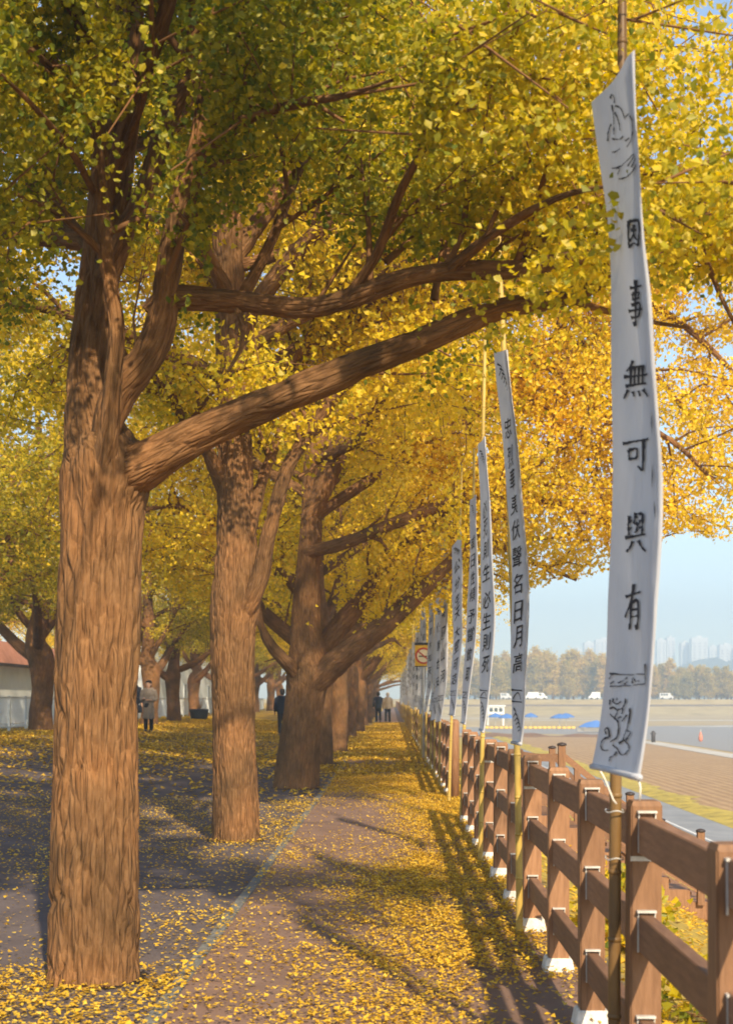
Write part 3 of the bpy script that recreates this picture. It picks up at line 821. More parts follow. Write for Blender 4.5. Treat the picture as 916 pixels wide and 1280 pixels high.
# ---- the rest of the avenue: two grown forms, copied and turned
def generic(name, seed, H, r, fork, tint, low, per_m, reach=5.0, nlimb=18):
    rs = np.random.default_rng(seed)
    k = rs.normal(size=(8, 2)) * .10
    hs = [-.08, .04, .5, 1.2, fork, fork + .5, fork + 1.6, H * .55, H * .75, H * .9, H]
    rr = [r * 1.3, r * 1.15, r * 1.03, r, r * 1.18, r * .9, r * .75, r * .55, r * .38, r * .2, .02]
    trunk = [[k[i % 8][0] * min(h, 3) * .25, k[(i + 3) % 8][1] * min(h, 3) * .25, h, q] for i, (h, q) in enumerate(zip(hs, rr))]
    limbs = auto_limbs(rs, trunk, fork - .1, fork + .9, 4, reach * 1.0, .62, r * .55, az0=.2)
    limbs += auto_limbs(rs, trunk, fork + 1.2, H * .93, nlimb, reach, .45, .085, az0=1.1)
    def keep(P): return P[:, 2] > low + .8 * vnoise(P[:, 0] * .9, P[:, 1] * .9, 0, seed) + np.clip((np.hypot(P[:, 0], P[:, 1]) - 2.2) * .3, 0, 1.4)
    return make_tree(name, (0, 0, 0), trunk, limbs, dict(per_m=per_m * 1.75, size=.078, spread=.14, keep=keep, tint=(tint, .15), noise_amp=.4), rs, 40, .08, .055, seed=seed,
                     twig_kw=dict(sub_step=.26, sub_len=1.4, twig_per_m=5, twig_len=.55), branch_n=14)
gA = generic('ginkgo_tree', 41, 11.5, .27, 2.1, .74, 2.5, 23, 5.6)
gB = generic('ginkgo_tree', 52, 10.5, .25, 2.4, .66, 2.7, 23)
gC = generic('ginkgo_tree', 63, 10.0, .30, 2.0, .44, 2.6, 23, 4.6, 17)

def place(src, used, x, y, rz, s, label, group):
    o = src if not used else copy_tree(src)
    o.location = (x, y, float(gz(x)))
    o.rotation_euler = (0, 0, rz)
    o.scale = (s, s, s)
    tag(o, label, 'tree', group)
    return o
used = {}
def put(key, src, *a):
    o = place(src, used.get(key, False), *a); used[key] = True; return o
ORD = 'first second third fourth fifth sixth seventh eighth ninth tenth eleventh twelfth thirteenth fourteenth fifteenth sixteenth seventeenth eighteenth nineteenth twentieth'.split() + ['twenty ' + q for q in 'first second third fourth fifth sixth seventh eighth ninth'.split()] + ['thirtieth']
LA = 'yellow ginkgo farther down the avenue, its trunk overlapping others in the row'
for i, y in enumerate([30.4, 38.2, 46.0, 53.8, 61.6, 69.4, 77.2, 85.0, 93.0, 101.0, 110., 120., 131., 143.]):
    s = [1.08, .98, 1.06, .95, 1.03][i % 5]
    put('AB'[i % 2], (gA, gB)[i % 2], -1.55 + .15 * math.sin(i * 2.1), y, [2.9, .6, 4.4, 1.7, 5.5, 3.6, .1][i % 7], s, ORD[i + 3] + ' ginkgo along the path counting from the thick trunk with the low limb', 'ginkgo trees along the path')
LBH = 'ginkgo whose leafy boughs and shade come from behind the viewpoint beside the path'
for i, y in enumerate([-12.5, -20.5]):
    put('C', gC, -1.9, y, [1.0, 4.0][i], 1.0, LBH, 'ginkgo trees shading the near path')
LB = ['dark forked ginkgo trunk in front of the pale building with the terracotta roof band',
      'dark ginkgo trunk directly behind the person in the long grey coat',
      'dark ginkgo trunk beside the round dark planter in the second row',
      'slender shaded ginkgo of the second row standing behind the round planter']
for i, (px, y) in enumerate([(52, 43), (187, 54), (218, 62), (243, 78)]):
    put('C', gC, (px - CX) / F * y, y, [2.2, .9, 3.5, 5.1][i], [1.1, 1.0, .95, 1.0][i], LB[i], 'second row of ginkgo trees')
LC = 'shaded ginkgo of the second row, far along the railing'
for i, (x, y) in enumerate([(-10.2, 26), (-10.0, 34), (-10.3, 88), (-9.8, 97), (-10.1, 107), (-9.9, 118), (-10.2, 131)]):
    put('C', gC, x, y, 1.3 * i, 1.02, LC if y > 50 else ['nearest ginkgo of the second row, only its outer boughs showing', 'ginkgo of the second row just before the one by the terracotta roof'][i], 'second row of ginkgo trees')
LD = 'ginkgo of the outer row beyond the railing with a loose yellow crown'
for i, (x, y) in enumerate([(-19, 66), (-20, 90), (-18.5, 120)]):
    put('B', gB, x, y, 2.1 * i, 1.0, LD, 'ginkgo trees beyond the railing')

# open soil ring in the paving round each near trunk
M_PIT = noisy('pit_soil', [(.3, (.012, .009, .008)), (.7, (.03, .02, .016))], 20., bump=.5, bump_scale=40.)
for bx, by, rr in ((-1.475, 7.20, .262), (-1.545, 14.3, .285), (-1.5, 22.7, .40)):
    n = 40
    v = [(bx, by, .004)] + [(bx + (rr + .02 * math.sin(5 * q)) * math.cos(q / n * 2 * math.pi), by + (rr + .02 * math.sin(5 * q)) * math.sin(q / n * 2 * math.pi), .004) for q in range(n)]
    tag(link('tree_pit', mesh_py('tree_pit', v, [(0, q + 1, (q + 1) % n + 1) for q in range(n)], M_PIT)), kind='structure')

# ------------------------------------------------------------------ fallen leaves
def litter(name, x0, x1, y0, y1, dens, size, seed, densf, fine=False):
    rs = np.random.default_rng(seed)
    n = int((x1 - x0) * (y1 - y0) * dens)
    x = rs.uniform(x0, x1, n); y = rs.uniform(y0, y1, n)
    m = rs.random(n) < densf(x, y)
    x, y = x[m], y[m]; n = len(x)
    z = gz(x) + .010 + rs.random(n) ** 2 * .03 + np.where((x > -1.0) & (x < 1.12), .006, 0) + np.where((x > -1.1) & (x < -.98), .012, 0)
    P = np.stack([x, y, z], 1)
    th = rs.random(n) * 2 * np.pi
    sz = size * (.6 + .7 * rs.random(n))
    s = sz[:, None]
    ax = np.stack([np.cos(th), np.sin(th), rs.normal(size=n) * .22], 1)
    sd_ = np.stack([-np.sin(th), np.cos(th), rs.normal(size=n) * .22], 1)
    up = np.array([[0, 0, 1.]]); fo = np.abs(rs.normal(size=(n, 1))) * .16
    k = 4
    V = np.stack([P, P + s * (ax * .72 - sd_ * .58 + up * fo), P + s * ax * .88, P + s * (ax * .72 + sd_ * .58 + up * fo)], 1)
    Q = np.arange(4 * n).reshape(n, 4)
    if fine:
        k = 6
        V = np.stack([P, P + s * (ax * .42 - sd_ * .56 + up * fo), P + s * (ax * .80 - sd_ * .42 + up * fo * .6), P + s * ax * .78,
                      P + s * (ax * .84 + sd_ * .40 + up * fo * .6), P + s * (ax * .44 + sd_ * .56 + up * fo)], 1)
        b0 = (np.arange(n) * 6)[:, None]
        Q = np.concatenate([b0 + np.array([[0, 3, 2, 1]]), b0 + np.array([[0, 5, 4, 3]])], 1).reshape(-1, 4)
    zf = (gz(V[..., 0]) + .009)
    V[..., 2] = np.maximum(V[..., 2], zf)
    t = np.clip(.58 + .26 * rs.normal(size=n), 0, 1)
    print('LITTER', name, n)
    return link(name, mesh_np(name, V.reshape(-1, 3), Q, M_LITTER, False, np.repeat(t, k)))

def d_path(x, y):
    a = vnoise(x * .9, y * .45, 0, 21); b = vnoise(x * 3.5, y * 2.2, 0, 22); c = vnoise(x * 9, y * 9, 0, 23)
    side = np.interp(x, [-1.05, -.7, -.2, .2, .75, 1.1], [.22, .14, .26, .56, .72, .62])
    # bare stretches where the photograph shows brown paving
    bare = np.exp(-((y - 16.5) / 3.4) ** 2) * np.interp(x, [-.2, .5], [1, 0]) + np.exp(-((y - 31.5) / 2.6) ** 2) * np.interp(x, [0, .6], [.9, .35]) + .9 * np.exp(-((y - 6.4) / 1.0) ** 2) * np.interp(x, [.0, .5], [0, 1])
    far = np.clip((y - 20) / 10, 0, 1)
    d = side * (1 - far) + far * .75
    d = d * (.25 + 1.5 * np.clip(a * .55 + b * .45 - .22, 0, 1)) * (.4 + 1.2 * c)
    return np.clip(d * 1.35 * (1 - np.clip(bare, 0, .93)), 0.012, 1)
def d_park(x, y):
    a = vnoise(x * .35, y * .22, 0, 31); b = vnoise(x * 1.6, y * 1.1, 0, 32); c = vnoise(x * 6, y * 6, 0, 33)
    near = np.interp(y, [4, 6.9, 7.1, 7.6, 9, 14, 24, 34, 44], [2.2, 2.2, 1.3, .11, .11, .15, .28, .65, 1.])
    edge = np.exp(-((x + 1.2) / .4) ** 2) * .35 * (y > 7.3)
    d = near * (.2 + 1.6 * np.clip(a * .5 + b * .5 - .2, 0, 1)) * (.35 + 1.3 * c) + edge * b
    hole = (np.hypot(x + 1.475, y - 7.18) > .235)
    return np.clip(d, .01, 1) * hole
lt = litter('fallen_leaves', -1.0, 1.1, 3.2, 26, 4700, .0225, 71, d_path)
tag(lt, 'yellow ginkgo leaves strewn over the near brown path', 'leaves', 'fallen leaves', 'stuff')
lt = litter('fallen_leaves', -1.0, 1.1, 26, 85, 620, .06, 72, d_path)
tag(lt, 'yellow ginkgo leaves thickly covering the distant path', 'leaves', 'fallen leaves', 'stuff')
lt = litter('fallen_leaves', -4.6, -1.0, 4.6, 20, 2100, .0245, 73, d_park)
tag(lt, 'yellow leaves scattered on the dark paving round the trunks', 'leaves', 'fallen leaves', 'stuff')
lt = litter('fallen_leaves', -12, -1.0, 20, 75, 230, .072, 74, lambda x, y: d_park(x, y) * (x > -.27 * y - .6) * np.interp(y, [20, 30, 45], [.8, 1, 1]))
tag(lt, 'carpet of yellow leaves under the second row of trees', 'leaves', 'fallen leaves', 'stuff')
lt = litter('fallen_leaves', -7.5, -4.6, 10, 20, 600, .045, 75, d_park)
tag(lt, 'yellow leaves scattered on the shaded rise', 'leaves', 'fallen leaves', 'stuff')
lt = litter('fallen_leaves', 1.12, 4.2, 3, 40, 130, .06, 76, lambda x, y: .25 + .75 * vnoise(x * 2, y * 2, 0, 9))
tag(lt, 'yellow leaves caught on the grass bank below the fence', 'leaves', 'fallen leaves', 'stuff')

# ------------------------------------------------------------------ fence along the path
FX, FY0, FS = .8525, 3.60, 1.2775
fence = empty('fence', (FX, FY0, 0))
tag(fence, 'long brown post and three rail fence with white footings beside the path', 'fence')
def post_mesh():
    bm = bmesh.new()
    h = .0525
    prof = [(h, .05), (h, 1.035), (h - .008, 1.052)]
    rings = []
    for r, z in prof:
        rings.append([bm.verts.new((sx * r, sy * r, z)) for sx, sy in ((-1, -1), (1, -1), (1, 1), (-1, 1))])
    for a, b in zip(rings, rings[1:]):
        for j in range(4): bm.faces.new((a[j], a[(j + 1) % 4], b[(j + 1) % 4], b[j]))
    bm.faces.new(rings[-1]); bm.faces.new(rings[0][::-1])
    es = [e for e in bm.edges if abs(e.verts[0].co.z - e.verts[1].co.z) > .5]
    bmesh.ops.bevel(bm, geom=es, offset=.005, segments=2, affect='EDGES')
    bmesh.ops.recalc_face_normals(bm, faces=bm.faces[:])
    me = bpy.data.meshes.new('post'); bm.to_mesh(me); bm.free(); me.materials.append(M_WOOD)
    return me
me_post = post_mesh()
me_foot = box_mesh('footing', -.085, .085, -.085, .085, -.02, .075, M_CONC, .006, taper=.78)
RZ = (.950, .617, .265)
me_rail = box_mesh('rail', -.024, .024, .054, FS - .054, -.062, .062, M_RAIL, .004)
mb = MB()
mb.box(-.030, -.0255, -.062, -.0535, -.07, .07)       # strip beside the rail end
mb.box(-.034, .030, -.078, -.0535, .064, .071)       # tab over the rail
mb.box(.0255, .030, -.062, -.0535, -.07, .064)
me_brk = mb.mesh('bracket', M_GALV)
me_strap = box_mesh('strap', -.0545, .0545, -.0575, -.0535, -.008, .008, M_GALV)
jr = np.random.default_rng(4)
GATE = 13            # the round-headed gate post takes this place
for i in range(-3, 74):
    y = i * FS
    if i in (11, 12): continue                   # opening at the head of the steps
    if i == 13:
        for z in RZ: link('rail', me_rail, fence, (-.002, y, z))
        continue
    p = link('post', me_post, fence, (jr.normal() * .003, y, jr.normal() * .006), (jr.normal() * .004, jr.normal() * .006, jr.normal() * .02))
    link('footing', me_foot, p)
    for z in RZ:
        if i < 22:
            link('bracket', me_brk, p, (0, 0, z))
        if i != 10: link('rail', me_rail, fence, (-.002, y, z + jr.normal() * .003))
    if i in (1, 4, 7): link('strap', me_strap, p, (0, 0, .86))

# beyond that the posts and rails run together
mb = MB()
for i in range(74, 205):
    y = i * FS
    mb.box(-.0525, .0525, y - .0525, y + .0525, 0, 1.05)
    for z in RZ: mb.box(-.026, .022, y + .054, y + FS - .054, z - .062, z + .062)
link('far_run', mb.mesh('far_run', M_WOOD), fence)['kind'] = 'stuff'

# round-headed gate post by the head of the steps
mb = MB()
n = 20
prof = [(.062, -.02), (.062, 1.05), (.060, 1.075), (.05, 1.10), (.03, 1.116), (.004, 1.122)]
mb.tube([(0, 0, z) for _, z in prof], [r for r, _ in prof], n)
gp = tag(link('gate_post', mb.mesh('gate_post', M_WOOD, True), None, (.89, 20.2, 0)), 'plain round headed brown post at the opening in the fence', 'post')

# ------------------------------------------------------------------ steps down the bank, with handrails
steps = empty('staircase', (1.5, 17.0, 0))
tag(steps, 'brown wooden steps with stringers leading down the grassy bank behind the fence', 'staircase')
RUN, RISE, NS = .25, .145, 20
mt = box_mesh('tread', -.02, RUN + .01, 0, 3.1, -.04, 0, M_WOOD, .004)
for i in range(NS):
    link('tread', mt, steps, (.28 + i * RUN, 0, -RISE * i - .005))
link('landing', box_mesh('landing', -.42, .26, -.05, 3.15, -.06, -.005, M_WOOD, .005), steps)
for s, y0 in ((0, -.06), (1, 3.1)):
    v = []; top = []
    for i in range(NS):
        top += [(.26 + i * RUN, -RISE * i + .03), (.26 + (i + 1) * RUN, -RISE * i + .03)]
    bot = [(x, z - .40) for x, z in ((.26 + NS * RUN, -RISE * NS + .1), (.26, -.05))]
    poly = [(-.42, .03)] + top + bot + [(-.42, -.45)]
    v = [(x, y0, z) for x, z in poly] + [(x, y0 + .06, z) for x, z in poly]
    m = len(poly)
    fcs = [tuple(range(m)), tuple(range(2 * m - 1, m - 1, -1))] + [(i, (i + 1) % m + 0, (i + 1) % m + m, i + m) for i in range(m)]
    link('stringer', mesh_py('stringer', v, fcs, M_WOOD), steps)
def handrail(y, xs, label):
    hr = empty('handrail', (1.5, y, 0))
    tag(hr, label, 'handrail', 'handrails of the steps')
    def zs(x): return -.005 if x < .26 else -RISE * min(int((x - .26) / RUN), NS - 1) - .005
    def zl(x): return 0 if x < .5 else -RISE / RUN * (x - .5)
    pm = box_mesh('post', -.042, .042, -.042, .042, 0, .86, M_WOOD, .004)
    mb = MB(); mb.tube([(0, 0, q) for q in (.86, .875, .89, .90)], [.055, .06, .045, .006], 12)
    cm = mb.mesh('cap', M_CAP, True)
    for x in xs:
        p = link('post', pm, hr, (x, 0, zs(x)))
        link('cap', cm, p)
    for h in (.72, .45, .2):
        for a, b in zip(xs, xs[1:]):
            mb = MB()
            za, zb = zs(a) + h, zs(b) + h
            mb.add([(a + .043, -.02, za - .045), (b - .043, -.02, zb - .045), (b - .043, .02, zb - .045), (a + .043, .02, za - .045),
                    (a + .043, -.02, za + .045), (b - .043, -.02, zb + .045), (b - .043, .02, zb + .045), (a + .043, .02, za + .045)],
                   [(0, 3, 2, 1), (4, 5, 6, 7), (0, 1, 5, 4), (1, 2, 6, 5), (2, 3, 7, 6), (3, 0, 4, 7)])
            link('rail', mb.mesh('rail', M_RAIL), hr)
handrail(16.92, [-.38, .5, 1.3, 2.13, 3.05, 4.05, 4.95], 'brown handrail with dark capped posts on the side of the steps nearer the tall banner')
handrail(20.18, [-.38, .75, 1.1, 2.28, 3.2, 4.1, 4.95], 'brown handrail with dark capped posts on the far side of the steps')

# low yellow bushes on the bank below the fence
def bush(loc, rx, h, seed, label):
    rs = np.random.default_rng(seed)
    root = empty('bush', loc)
    segs, runs = [], []
    for i in range(16):
        a = rs.random() * 6.28; d = np.array([math.cos(a) * .7, math.sin(a) * .7, .9 + rs.random()]); d /= np.linalg.norm(d)
        e = d * h * (.7 + .5 * rs.random()) * np.array([rx / h, rx / h, 1])
        segs.append([0, 0, 0, *e, .008, .003]); runs.append((e * .25, e, 1))
        for q in range(4):
            s = .4 + .5 * rs.random(); p = e * s; g = p + rs.normal(size=3) * .14; segs.append([*p, *g, .004, .002]); runs.append((p, g, 1.2))
    link('stem', twig_mesh('stem', segs, M_BARK), root)['kind'] = 'stuff'
    V, Q, t = foliage(runs, rs, 110, .055, .06, None, (.42, .2), .5, seed, droop=.1)
    link('foliage', mesh_np('foliage', V, Q, M_LEAF, False, t), root)['kind'] = 'stuff'
    tag(root, label, 'bush', 'bushes on the river bank')
for i, (x, y, rx, h, lab) in enumerate([(1.62, 5.0, .32, .42, 'low leafy bush on the bank just behind the post tied to the dark bamboo pole'), (1.5, 6.3, .26, .34, 'small yellow green bush seen through the rails beside the widest banner'),
                                         (2.3, 6.2, .40, .45, 'broad low bush farther down the bank below the widest banner'), (1.35, 8.4, .22, .34, 'small upright bush behind the fence near the leaning yellow pole')]):
    bush((x, y, float(gz(x)) - .02), rx, h, 500 + i, lab)

# ------------------------------------------------------------------ bamboo poles and banners
def bamboo(name, ctrl, r, mat, label, group=None):
    """a culm with swollen nodes; ctrl rows are x, y, z"""
    root = empty(name, ctrl[0])
    C = np.asarray(ctrl, float) - np.asarray(ctrl[0], float)
    L = np.linalg.norm(np.diff(C, axis=0), axis=1).sum()
    D = catmull(C, max(12, int(L / .05)))
    rad = r * (1 - .35 * np.linspace(0, 1, len(D)))
    v, f = tube(D, rad, 14)
    link('culm', mesh_py('culm', v, f, mat, True), root)
    T, Nn, Bn = frames(D)
    gap = int(.30 / (L / len(D)))
    for i in range(gap // 2, len(D) - 2, gap):
        p, d = D[i], T[i]
        vv, ff = tube([p - d * .012, p - d * .005, p, p + d * .007], [rad[i] * 1.0, rad[i] * 1.13, rad[i] * 1.13, rad[i] * .98], 14)
        link('node', mesh_py('node', vv, ff, mat, True), root)
    tag(root, label, 'bamboo pole', group)
    return root

def banner(name, Ledge, Redge, YL, YR, label, group=None, nu=16, nv=80, curl=.035, top_fold=True):
    """cloth hung between two edges read off the photograph (px, py), each at its own depth"""
    L = np.array([W(a, b, YL) for a, b in Ledge]); Rr = np.array([W(a, b, YR) for a, b in Redge])
    L = catmull(L, nv); Rr = catmull(Rr, nv)
    return cloth(name, L, Rr, label, group, nu, nv, curl)

def cloth(name, L, Rr, label, group, nu=16, nv=80, curl=.035):
    base = L[-1].copy(); base[2] = min(L[-1][2], Rr[-1][2])
    L = L - base; Rr = Rr - base
    tdir = Rr - L; wid = np.linalg.norm(tdir, axis=1, keepdims=True); tdir = tdir / wid
    nor = np.cross(tdir, np.array([[0, 0, 1.]])); nor /= np.linalg.norm(nor, axis=1, keepdims=True)   # faces the path
    sgn = np.sign(nor[:, 0:1]); nor = np.where(sgn > 0, -nor, nor)
    s = np.linspace(0, 1, nv)
    ph = base[1] * 1.7
    def surf(u, iv, off=0.):
        """u in 0..1 across, iv fractional row index"""
        i0 = np.clip(np.floor(iv).astype(int), 0, nv - 2); t = (iv - i0)[:, None]
        l = L[i0] * (1 - t) + L[i0 + 1] * t; r_ = Rr[i0] * (1 - t) + Rr[i0 + 1] * t
        n_ = nor[i0]
        u_ = u[:, None]; sv = iv[:, None] / (nv - 1)
        w = .006 * np.sin(u_ * 4 + sv * 7 + ph) + .004 * np.sin(u_ * 7 - sv * 17 + ph) + .02 * (u_ - .5) ** 2
        c = np.clip((u_ - .84) / .16, 0, 1)
        p = l + (r_ - l) * u_ + n_ * (w + off) - n_ * curl * c * c * 1.6 
        return p
    U, V = np.meshgrid(np.linspace(0, 1, nu), np.arange(nv), indexing='ij')
    P = surf(U.ravel(), V.ravel().astype(float))
    # turned-back hem at the free edge and at the bottom
    q = np.array([(i * nv + j, (i + 1) * nv + j, (i + 1) * nv + j + 1, i * nv + j + 1) for i in range(nu - 1) for j in range(nv - 1)])
    hem = surf(np.full(nv, 1.0), np.arange(nv).astype(float)) - nor * .012 - tdir * .06
    b = len(P)
    P = np.vstack([P, hem])
    q2 = np.array([((nu - 1) * nv + j, b + j, b + j + 1, (nu - 1) * nv + j + 1) for j in range(nv - 1)])
    me = mesh_np('cloth', P, np.vstack([q, q2]), M_CLOTH, True)
    root = empty(name, base)
    link('cloth', me, root)
    # rolled bottom hem with its stick
    bot = surf(np.linspace(0, 1, 10), np.full(10, nv - 1.0))
    v, f = tube(bot, .010, 8)
    link('hem', mesh_py('hem', v, f, M_CLOTH, True), root)
    tag(root, label, 'banner', group)
    return root, surf, base, nv

def ribbon(mb2, pts, w0, w1):
    """brush stroke in flat (a,b) coordinates as quads"""
    P = catmull(np.array(pts, float), max(5, len(pts) * 4)) if len(pts) > 2 else catmull(np.array(pts, float), 4)
    T = np.gradient(P, axis=0); T /= np.maximum(np.linalg.norm(T, axis=1, keepdims=True), 1e-9)
    Nn = np.stack([-T[:, 1], T[:, 0]], 1)
    t = np.linspace(0, 1, len(P))[:, None]
    w = (w0 + (w1 - w0) * t) * (1 - .35 * np.sin(t * np.pi))
    b = len(mb2[0])
    for i in range(len(P)):
        mb2[0].append(P[i] + Nn[i] * w[i]); mb2[0].append(P[i] - Nn[i] * w[i])
        if i: mb2[1].append((b + 2 * i - 2, b + 2 * i - 1, b + 2 * i + 1, b + 2 * i))

BRUSH = {
 '因': [[(.15, .92), (.12, .5), (.2, .05)], [(.15, .9), (.55, .93), (.92, .88), (.86, .12)], [(.3, .62), (.72, .64)], [(.52, .8), (.48, .5), (.25, .25)], [(.5, .5), (.75, .3)], [(.2, .08), (.5, .2), (.88, .12)]],
 '事': [[(.12, .84), (.5, .86), (.92, .90)], [(.52, 1.02), (.50, .5), (.52, .02), (.36, .12)], [(.30, .72), (.31, .58)], [(.3, .71), (.72, .75), (.68, .6)], [(.3, .59), (.7, .62)], [(.2, .47), (.78, .51), (.74, .22)], [(.02, .34), (.5, .37), (.98, .40)], [(.18, .2), (.74, .23)]],
 '無': [[(.38, 1.02), (.28, .88), (.12, .74)], [(.25, .84), (.85, .90)], [(.02, .60), (.5, .62), (.98, .67)], [(.3, .84), (.29, .4)], [(.46, .86), (.45, .42)], [(.62, .87), (.61, .43)], [(.78, .88), (.76, .44)], [(.08, .36), (.5, .39), (.94, .43)], [(.18, .26), (.02, .03)], [(.38, .22), (.42, .08)], [(.6, .24), (.66, .10)], [(.8, .28), (.98, .08)]],
 '可': [[(.0, .80), (.4, .86), (1.0, .94)], [(.82, .9), (.80, .5), (.78, .06), (.58, .17)], [(.24, .62), (.26, .34)], [(.24, .62), (.56, .66), (.53, .38)], [(.26, .36), (.54, .39)]],
 '與': [[(.22, .9), (.16, .7), (.17, .42)], [(.18, .75), (.34, .78)], [(.18, .58), (.33, .61)], [(.66, .92), (.84, .95), (.82, .44)], [(.66, .76), (.8, .78)], [(.66, .6), (.8, .62)], [(.52, .98), (.44, .72), (.62, .74)], [(.5, .86), (.62, .88)], [(.6, .74), (.54, .5), (.44, .52)], [(.0, .36), (.5, .40), (1., .44)], [(.36, .28), (.26, .14), (.06, .0)], [(.64, .30), (.78, .14), (.98, .02)]],
 '有': [[(.06, .76), (.5, .82), (.96, .88)], [(.58, 1.05), (.42, .7), (.05, .3)], [(.38, .62), (.37, .3), (.30, .02)], [(.38, .62), (.8, .67), (.78, .04), (.66, .13)], [(.38, .46), (.76, .49)], [(.37, .3), (.76, .33)]],
}

def put_ink(root, surf, base, nv, flat, name):
    """flat: (list of (u, row) points, faces) -> lettering lying on the cloth"""
    A = np.array(flat[0], float)
    P = surf(A[:, 0], A[:, 1], off=.006)
    link(name, mesh_py(name, P, flat[1], M_INK), root)

# pole one and its banner, read off the photograph
def pole_px(pts, Y): return [W(a, b, Y) for a, b in pts]
zb = [0.763, 4.87, 0.0]
bamboo('bamboo_pole', [(.756, 4.90, .0), (.758, 4.90, .5), (.765, 4.90, 1.4), (.778, 4.90, 2.6), (.784, 4.90, 3.6), (.782, 4.90, 4.6)], .022, M_BAMBOO_D, 'dark thick bamboo pole tied to the fence and carrying the widest banner')
root, surf, base, nv = banner('banner', [(744, 128), (751, 190), (760, 290), (764, 400), (765, 600), (764, 760), (761, 830), (752, 900), (741, 958)],
                              [(791, 62), (797, 180), (803, 290), (816, 400), (823, 600), (818, 760), (814, 830), (807, 900), (797, 972)], 4.85, 4.36,
                              'widest white banner, large brush characters between praying hands and flower drawings', None, 18, 110, .006)
# table of the cloth in pixels, to lay the writing where the photograph has it
UU, VV = np.meshgrid(np.linspace(0, .98, 60), np.linspace(0, nv - 1, 700), indexing='ij')
PP = surf(UU.ravel(), VV.ravel()) + base
PPX = CX + PP[:, 0] / PP[:, 1] * F; PPY = CY - (PP[:, 2] - CH) / PP[:, 1] * F
def to_uv(px, py):
    i = np.argmin((PPX - px) ** 2 + (PPY - py) ** 2); return (UU.ravel()[i], VV.ravel()[i])
def ink_px(strokes, w, name):
    fl = ([], [])
    for s in strokes:
        ww = s[0] if isinstance(s[0], (int, float)) else w
        pts = s[1:] if isinstance(s[0], (int, float)) else s
        tmp = ([], []); ribbon(tmp, pts, ww, ww * .55)
        b = len(fl[0])
        for q in tmp[0]: fl[0].append(to_uv(q[0], q[1]))
        fl[1].extend(tuple(i + b for i in ff) for ff in tmp[1])
    put_ink(root, surf, base, nv, fl, name)
for ch, x0, x1, y0, y1 in (('因', 785, 802, 273, 312), ('事', 787, 805, 351, 409), ('無', 781, 812, 452, 500), ('可', 780, 812, 546, 590), ('與', 783, 809, 640, 690), ('有', 782, 803, 733, 788)):
    ink_px([[(x0 + a * (x1 - x0), y1 - b * (y1 - y0)) for a, b in st] for st in BRUSH[ch]], 2.5, 'character')
Z7 = lambda a, b: (745 + a * .1171, 830 + b * .1171)
ink_px([[Z7(*p) for p in st] for st in (
    [(160, 100), (350, 112), (535, 106)], [(160, 235), (350, 232), (538, 212)], [(535, 0), (537, 100), (537, 212)],
    [(150, 160), (190, 110)], [(165, 210), (205, 180)], [(245, 200), (300, 180), (350, 140)], [(310, 215), (355, 185)], [(405, 205), (400, 175), (412, 150), (440, 185), (480, 182)])], 1.1, 'border_band')
ink_px([[Z7(*p) for p in st] for st in (
    [(195, 365), (200, 410), (240, 425), (280, 400)], [(235, 365), (237, 388)], [(330, 370), (318, 430), (290, 475), (240, 490)], [(160, 380), (160, 435)],
    [(160, 475), (200, 465), (240, 495), (235, 530), (205, 570), (160, 530)], [(300, 480), (290, 530)], [(205, 575), (245, 610), (255, 690), (235, 780), (165, 825)],
    [(375, 470), (372, 560), (345, 680), (300, 800)], [(345, 540), (290, 615)], [(285, 560), (250, 585)],
    [(158, 780), (145, 690), (110, 690), (120, 750)], [(150, 785), (100, 800), (65, 850), (80, 915), (145, 920)],
    [(335, 815), (380, 730), (345, 710)], [(260, 850), (310, 815), (350, 850), (368, 910), (330, 950), (290, 970), (250, 930), (245, 900)], [(190, 865), (245, 905)],
    [(235, 935), (200, 980), (160, 1000), (157, 1035)])], 1.35, 'flower_drawing')
Z6 = lambda a, b: (745 + a * .1328, 70 + b * .1328)
ink_px([[Z6(*p) for p in st] for st in (
    [(148, 400), (160, 365), (180, 380), (185, 440)], [(160, 460), (175, 560), (182, 740)], [(190, 465), (240, 490), (275, 560), (285, 600)], [(190, 530), (220, 600), (240, 700)],
    [(155, 640), (128, 720), (122, 800)], [(290, 575), (325, 540)], [(330, 560), (355, 620), (352, 760), (305, 860)], [(165, 780), (235, 785), (268, 755)], [(285, 800), (330, 770)],
    [(165, 905), (200, 900), (240, 870)], [(165, 1060), (240, 1040), (300, 990), (370, 920)], [(200, 1060), (235, 1060), (215, 1120)], [(310, 1040), (375, 940)], [(345, 1050), (385, 965)], [(225, 1160), (300, 1140), (360, 1080), (410, 1000)])], 1.15, 'hands_drawing')
ink_px([[(816, 512), (817, 600), (816, 690), (813, 760)], [(819, 560), (820, 640), (818, 700)]], .13, 'edge_line')
# cords at its lower corners
for (a, b), pts in (((797, 970), [(797, 970), (800, 985), (799, 1000)]), ((748, 960), [(748, 960), (756, 975), (766, 1000), (770, 1005)])):
    v, f = tube([W(p, q, 4.37 if a > 780 else 4.84) for p, q in pts], .0035, 6)
    v = np.array(v) - base
    link('cord', mesh_py('cord', v, f, M_ROPE, True), root)
for z in (.86, 1.02):
    a = np.linspace(0, 2 * math.pi, 20)
    pts = [(.758 + .03 * math.cos(t), 4.90 + .05 * math.sin(t), z + .004 * math.sin(t * 3)) for t in a]
    v, f = tube(pts, .0025, 5)
    tag(link('wire_tie', mesh_py('wire_tie', np.array(v) - [.758, 4.9, z], f, M_WIRE, True), None, (.758, 4.9, z)), 'thin wire tie holding the dark bamboo pole to its fence post', 'wire', 'wire ties')

